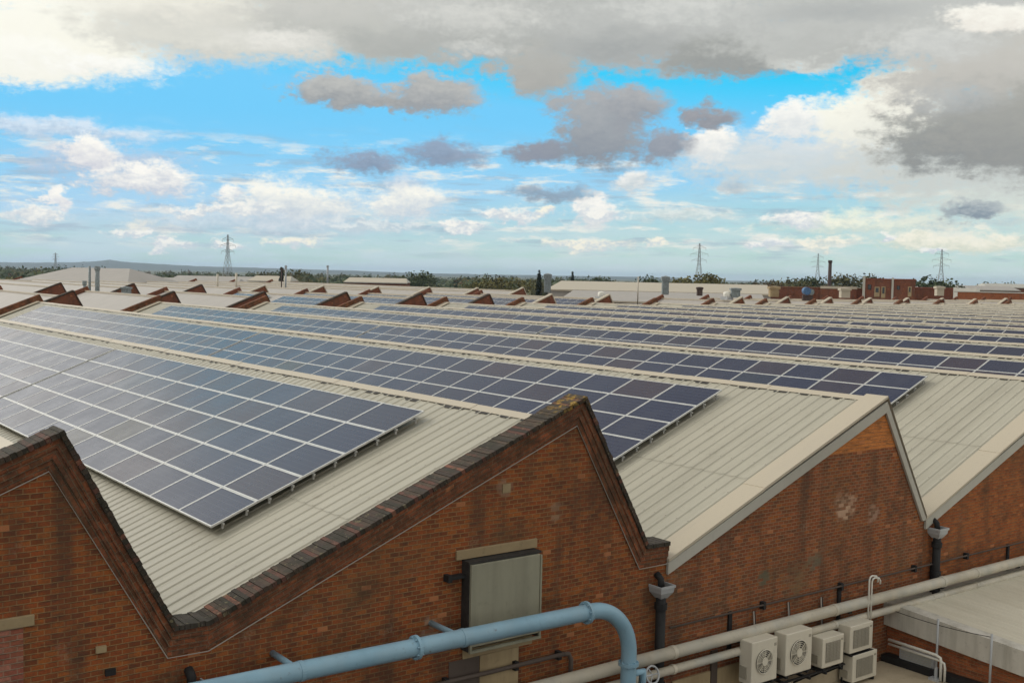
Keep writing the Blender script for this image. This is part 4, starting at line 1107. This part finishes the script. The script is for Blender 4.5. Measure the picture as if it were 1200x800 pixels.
# scattered far sheds
for i, (px, py, dd, wd, hh, mt, lab) in enumerate([(250, 322, 330, 30, 2.8, M_ROOF2, 'grey shed roof under the tall left pylon'), (315, 322, 330, 14, 3.2, M_FLASH, 'pale shed left of the dark poles'), (440, 325, 380, 24, 3.0, M_FLASH, 'cream shed before the trees, left of the dark oak'),
                                   (200, 326, 300, 40, 2.3, M_ROOF2, 'brown-grey low shed right of the hipped warehouse'), (1140, 335, 420, 40, 4.4, M_ROOF2, 'grey shed roofs below the right-hand woods'), (1190, 334, 460, 26, 5.4, M_FASCIA, 'grey gabled shed at the right edge')]):
    a = at(px - wd * .5 * FPX / dd * .9, py, dd); b2 = at(px + wd * .5 * FPX / dd * .9, py, dd)
    hip_hall('far_shed', lab, a, b2, 14, hh + .9, hh - .6, [mt, M_BRICKF, M_FASCIA], 'shed', 1)

# ------------------------------------------------------------------ rooftop fittings far off
def flue(px, ptop, dd, r, label, matl=M_VENTG, base=1.5, cowl=True):
    c_ = at(px, ptop, dd); t = thing('roof_flue', label, 'flue', (c_.x, c_.y, base), 'flues and cowls on the far roofs')
    H_ = c_.z - base
    m_ = MB(); m_.tube([(0, 0, 0), (0, 0, H_ - (.5 if cowl else 0))], r, 12); m_.build('stack', matl, t, smooth=True)
    if cowl:
        m_ = MB(); m_.tube([(0, 0, H_ - .55), (0, 0, H_ - .35), (0, 0, H_)], [r * 1.0, r * 1.35, r * 1.2], 12); m_.build('cowl', matl, t)
flue(105, 312, 138, .16, 'thin grey flue, left of the pair before the hipped warehouse', cowl=False)
flue(114, 312, 138, .28, 'wide grey flue, right of the pair before the hipped warehouse')
flue(99, 329, 130, .2, 'short stubby flue beside the pair of grey flues', base=1.0)
flue(335, 311, 180, .14, 'dark capped pole on the left middle roofs', M_STEEL)
flue(330, 314, 186, .10, 'thinner dark pole beside the capped pole', M_CHIM)
flue(384, 311, 300, .25, 'far dark flue against the left tree line', M_STEEL)
flue(748, 324, 170, .10, 'thin pale pole on the middle roofs', M_WPIPE, cowl=False)
flue(255, 321, 190, .18, 'pale stub pole under the left pylon', M_WPIPE, cowl=False)
flue(277, 320, 190, .18, 'pale stub pole right of the left pylon', M_WPIPE, cowl=False)
def vent_box(px, ptop, dd, wd, H_, label, matl=M_VENTG):
    c_ = at(px, ptop, dd); t = thing('roof_ventilator', label, 'ventilator', (c_.x, c_.y, c_.z - H_), 'ventilators on the far roofs', -YAW)
    m_ = MB(); m_.box(-wd / 2, wd / 2, -wd / 2, wd / 2, 0, H_ * .72); m_.build('shaft', matl, t)
    m_ = MB(); m_.box(-wd * .62, wd * .62, -wd * .62, wd * .62, H_ * .72, H_ * .94); m_.face([(-wd * .62, -wd * .62, H_ * .941), (wd * .62, -wd * .62, H_ * .941), (0, 0, H_)]); m_.face([(wd * .62, -wd * .62, H_ * .941), (wd * .62, wd * .62, H_ * .941), (0, 0, H_)]); m_.face([(-wd * .62, wd * .62, H_ * .941), (-wd * .62, -wd * .62, H_ * .941), (0, 0, H_)])
    m_.build('hood', matl, t)
vent_box(642, 320, 165, .95, 2.8, 'tall grey ventilator right of the dark conifer')
vent_box(780, 323, 165, .95, 2.8, 'tall grey ventilator on the middle roofs by the white shed')
vent_box(820, 336, 150, .7, 1.2, 'small dark ventilator left of the square one', M_CHIM)
vent_box(862, 337, 150, 1.1, 1.3, 'square grey ventilator below the yellow tree', M_VENTG)
vent_box(907, 335, 155, 1.2, 1.5, 'pinkish round-shouldered ventilator left of the blue drum', M_CONC)
vent_box(990, 337, 155, 1.2, 1.4, 'pale ventilator right of the blue drum', M_FLASH)
vent_box(1101, 335, 160, 1.0, 1.4, 'pale ventilator beneath the right pylon', M_FLASH)
vent_box(148, 336, 135, .9, .9, 'low grey ventilator right of the twin flues', M_VENTG)
c_ = at(945, 341, 150); t = thing('blue_drum', 'blue round drum on its side on the far right roofs', 'drum', (c_.x, c_.y, c_.z), None, -YAW)
m_ = MB(); m_.tube([(0, -.5, 0), (0, .5, 0)], .52, 18); m_.build('drum', M_NAVY, t, smooth=False); m_ = MB(); m_.tube([(.55, -.4, -.1), (.55, .3, -.1)], .42, 14); m_.build('cap', M_VENTG, t)
m_ = MB(); m_.box(-.5, .8, -.3, .3, -1.3, -.55); m_.build('cradle', M_CHIM, t)
for px, lab in ((705, 'white dome rooflight on the middle far roofs'), (852, 'white dome rooflight by the square ventilator')):
    c_ = at(px, 343, 150); t = thing('rooflight', lab, 'rooflight', (c_.x, c_.y, c_.z), 'dome rooflights')
    m_ = MB()
    m_.tube([(0, 0, -.8), (0, 0, 0), (0, 0, .12), (0, 0, .2)], [.5, .5, .36, .05], 14); m_.build('dome', M_WHITE, t, smooth=True)
    m_ = MB(); m_.box(-.6, .6, -.6, .6, -.9, -.5); m_.build('kerb', M_GALV, t)

# ------------------------------------------------------------------ pylons
def pylon(px, ptop, dd, label, th=.30):
    c_ = at(px, ptop, dd); H_ = c_.z - GZ
    t = thing('pylon', label, 'pylon', (c_.x, c_.y, GZ), 'electricity pylons on the skyline', -YAW + random.uniform(-.5, .5))
    def wz(z): f = z / H_; return 4.2 * (1 - f / .62) + 1.1 * f / .62 if f < .62 else 1.1 - .75 * (f - .62) / .38
    lv = [0, .17, .32, .45, .55, .62, .70, .78, .86, .93, 1.0]
    m_ = MB()
    for a, b2 in zip(lv, lv[1:]):
        za, zb2 = a * H_, b2 * H_; wa, wb = wz(za), wz(zb2)
        cr = [(1, 1), (-1, 1), (-1, -1), (1, -1)]
        for i in range(4):
            s, q = cr[i], cr[(i + 1) % 4]
            m_.bar((s[0] * wa, s[1] * wa, za), (s[0] * wb, s[1] * wb, zb2), th)
            m_.bar((s[0] * wa, s[1] * wa, za), (q[0] * wb, q[1] * wb, zb2), th * .55)
            m_.bar((q[0] * wa, q[1] * wa, za), (s[0] * wb, s[1] * wb, zb2), th * .55)
            m_.bar((s[0] * wb, s[1] * wb, zb2), (q[0] * wb, q[1] * wb, zb2), th * .5)
    m_.build('tower', M_STEEL, t)
    for f, L in ((.66, 6.5), (.78, 7.8), (.90, 5.6)):
        m_ = MB(); z = f * H_
        for s in (-1, 1):
            for q in (-.8, .8): m_.bar((s * .8, q, z), (s * L, 0, z + .5), th * .6); m_.bar((s * .6, q * .8, z + 2.4), (s * L, 0, z + .5), th * .6)
            for u_ in (.35, .65): m_.bar((s * L * u_, 0, z + .2), (s * L * u_, 0, z + 2.2 * (1 - u_)), th * .5)
            m_.bar((s * L, 0, z + .4), (s * L, 0, z - 1.8), th * .6)
        m_.build('cross_arm', M_STEEL, t)
pylon(820, 285, 980, 'steel lattice pylon rising behind the yellow tree', .24)
pylon(267, 275, 980, 'steel lattice pylon on the left skyline', .26)
pylon(1104, 292, 980, 'steel lattice pylon above the trees at right', .26)
pylon(959, 297, 1250, 'fainter steel lattice pylon left of the chimney', .26)
pylon(65, 296, 2300, 'tiny distant lattice pylon at the far left', .45)

# ------------------------------------------------------------------ trees
def crown(m_, c, rx, rz, n, size, cone=False, mi=0, rg=random):
    for i in range(n):
        if cone:
            f = rg.random() ** .7; ang = rg.uniform(0, 6.283); rr = rx * f * math.sqrt(rg.uniform(.2, 1)); p = Vector((c[0] + rr * math.cos(ang), c[1] + rr * math.sin(ang), c[2] + rz - 2 * rz * f))
        else:
            d = Vector((rg.gauss(0, 1), rg.gauss(0, 1), rg.gauss(0, 1))).normalized(); lob = 1 + .22 * math.sin(3 * math.atan2(d.y, d.x) + c[0]) + .16 * math.sin(5 * d.z + c[1])
            f = rg.uniform(.35, 1) ** .5 * lob; p = Vector((c[0] + d.x * rx * f, c[1] + d.y * rx * f, c[2] + d.z * rz * f))
        s = size * rg.uniform(.6, 1.3)
        a = Vector((rg.gauss(0, 1), rg.gauss(0, 1), rg.gauss(0, .6))).normalized(); b2 = a.cross(Vector((rg.gauss(0, 1), rg.gauss(0, 1), rg.gauss(0, 1)))).normalized()
        m_.face([p - a * s, p - b2 * s * .6, p + a * s, p + b2 * s * .7], [(0, 0)] * 4, mi)
def core(m_, c, rx, rz, mi, rg):
    rings = []
    for f, zz in ((.55, -1), (1, -.3), (.85, .45), (.35, .95)):
        rings.append([Vector((c[0] + rx * f * rg.uniform(.8, 1.15) * math.cos(a * 1.0472), c[1] + rx * f * rg.uniform(.8, 1.15) * math.sin(a * 1.0472), c[2] + rz * (zz + rg.uniform(-.12, .12)))) for a in range(6)])
    for A, B in zip(rings, rings[1:]):
        for a in range(6): m_.face([A[a], A[(a + 1) % 6], B[(a + 1) % 6], B[a]], [(0, 0)] * 4, mi)
    m_.face(rings[-1], [(0, 0)] * 6, mi)
def tree(px, ptop, dd, wd, label, li=0, cone=False):
    c_ = at(px, ptop, dd); H_ = c_.z - GZ; t = thing('tree', label, 'tree', (c_.x, c_.y, GZ), 'trees beyond the roofs')
    rx = wd / 2
    m_ = MB(); rz = H_ * (.45 if cone else .36)
    crown(m_, (0, 0, H_ - rz), rx, rz, 700, H_ * .035, cone)
    if not cone:
        for q in range(5): crown(m_, (random.uniform(-.6, .6) * rx, random.uniform(-.6, .6) * rx, H_ - rz * random.uniform(.5, 1.4)), rx * .5, rz * .42, 180, H_ * .03)
    m_.build('crown', M_LEAF[li], t)
    m_ = MB(); m_.tube([(0, 0, 0), (.1, 0, H_ * .3), (0, .1, H_ * .62)], [H_ * .035, H_ * .025, H_ * .01], 8)
    for q in range(4):
        a = q * 1.6; m_.tube([(0, 0, H_ * (.28 + .07 * q)), (rx * .55 * math.cos(a), rx * .55 * math.sin(a), H_ * (.48 + .08 * q))], [H_ * .014, H_ * .005], 6)
    m_.build('trunk', M_BARK, t, smooth=True)
TREES = [(492, 316, 430, 14, 'dark rounded oak, largest tree on the left skyline', 0, False), (470, 322, 440, 9, 'lower dark tree left of the large oak', 0, False), (632, 317, 250, 3.2, 'narrow black-green conifer beside the tall ventilator', 3, True),
    (671, 319, 420, 4.5, 'small pointed dark tree standing clear on the skyline', 3, True), (600, 324, 420, 16, 'yellow olive tree between oak and conifer', 2, False), (565, 326, 420, 14, 'low yellowing tree right of the oak', 2, False), (580, 322, 430, 10, 'olive tree behind the yellow ones', 1, False),
    (762, 321, 420, 10, 'dark tree left of the tall middle ventilator', 0, False), (706, 323, 470, 12, 'dark green tree above the white shed', 0, False), (797, 323, 400, 9, 'yellow-green bush left of the yellow tree', 2, False), (828, 318, 390, 13, 'bright yellow-green tree in front of the pylon', 2, False),
    (930, 324, 400, 14, 'olive tree left of the chimney', 1, False), (952, 323, 440, 12, 'dark green tree under the faint pylon', 0, False), (985, 319, 420, 14, 'rounded olive tree right of the chimney', 1, False), (1020, 320, 430, 12, 'pale olive tree behind the tall brick block', 1, False),
    (1093, 321, 330, 12, 'dark round tree at the foot of the right pylon', 0, False), (1110, 327, 330, 10, 'lower dark tree right of the round tree', 0, False), (905, 328, 400, 12, 'russet shrubby tree above the brick store', 4, False), (882, 330, 420, 12, 'russet olive tree left of the brick store', 4, False),
    (1160, 329, 520, 12, 'dark green tree on the far right skyline', 0, False), (1185, 330, 540, 10, 'smaller dark tree at the right frame edge', 0, False), (330, 312, 330, 3.0, 'thin dark tree beside the capped pole', 3, True), (313, 317, 400, 8, 'straggly green tree left of the dark poles', 1, False)]
for a in TREES: tree(*a)
# the wooded country beyond, one mass
wd_ = MB(); rg = random.Random(11)
for i in range(1500):
    azr = R(rg.uniform(6, 68)); dd = 520 * (3.6 ** rg.random()); 
    x, y = CAMLOC.x + dd * math.sin(azr), CAMLOC.y + dd * math.cos(azr)
    hh = rg.uniform(7, 12.5) * (1.0 + .12 * math.sin(azr * 31) + .1 * math.sin(azr * 73)); r_ = rg.uniform(4, 8)
    mi = 0 if rg.random() < .62 else (1 if rg.random() < .7 else rg.choice((2, 4)))
    crown(wd_, (x, y, GZ + hh * .5), r_, hh * .5, 90, .95, False, mi, rg); core(wd_, (x, y, GZ + hh * .42), r_ * .8, hh * .42, mi, rg)
tag(wd_.build('woodland', M_LEAF), 'distant belt of dark green and autumn woodland along the horizon', 'woodland', None, 'stuff')

# ------------------------------------------------------------------ haze
hz = MB(); hz.box(-13000, 13000, -13000, 13000, GZ - 1, 75)
ho = hz.build('haze', bpy.data.materials.new('haze_air')); tag(ho, 'thin blue haze over the far fields and hills', 'haze', None, 'stuff')
hm = ho.data.materials[0]; hm.use_nodes = True; t = NT(hm.node_tree); t.n.clear()
pv = t.new('ShaderNodeVolumePrincipled'); pv.inputs['Color'].default_value = (.60, .78, 1, 1); pv.inputs['Density'].default_value = 7e-5; pv.inputs['Anisotropy'].default_value = 0.2
ot = t.new('ShaderNodeOutputMaterial'); t.l.new(pv.outputs[0], ot.inputs['Volume'])
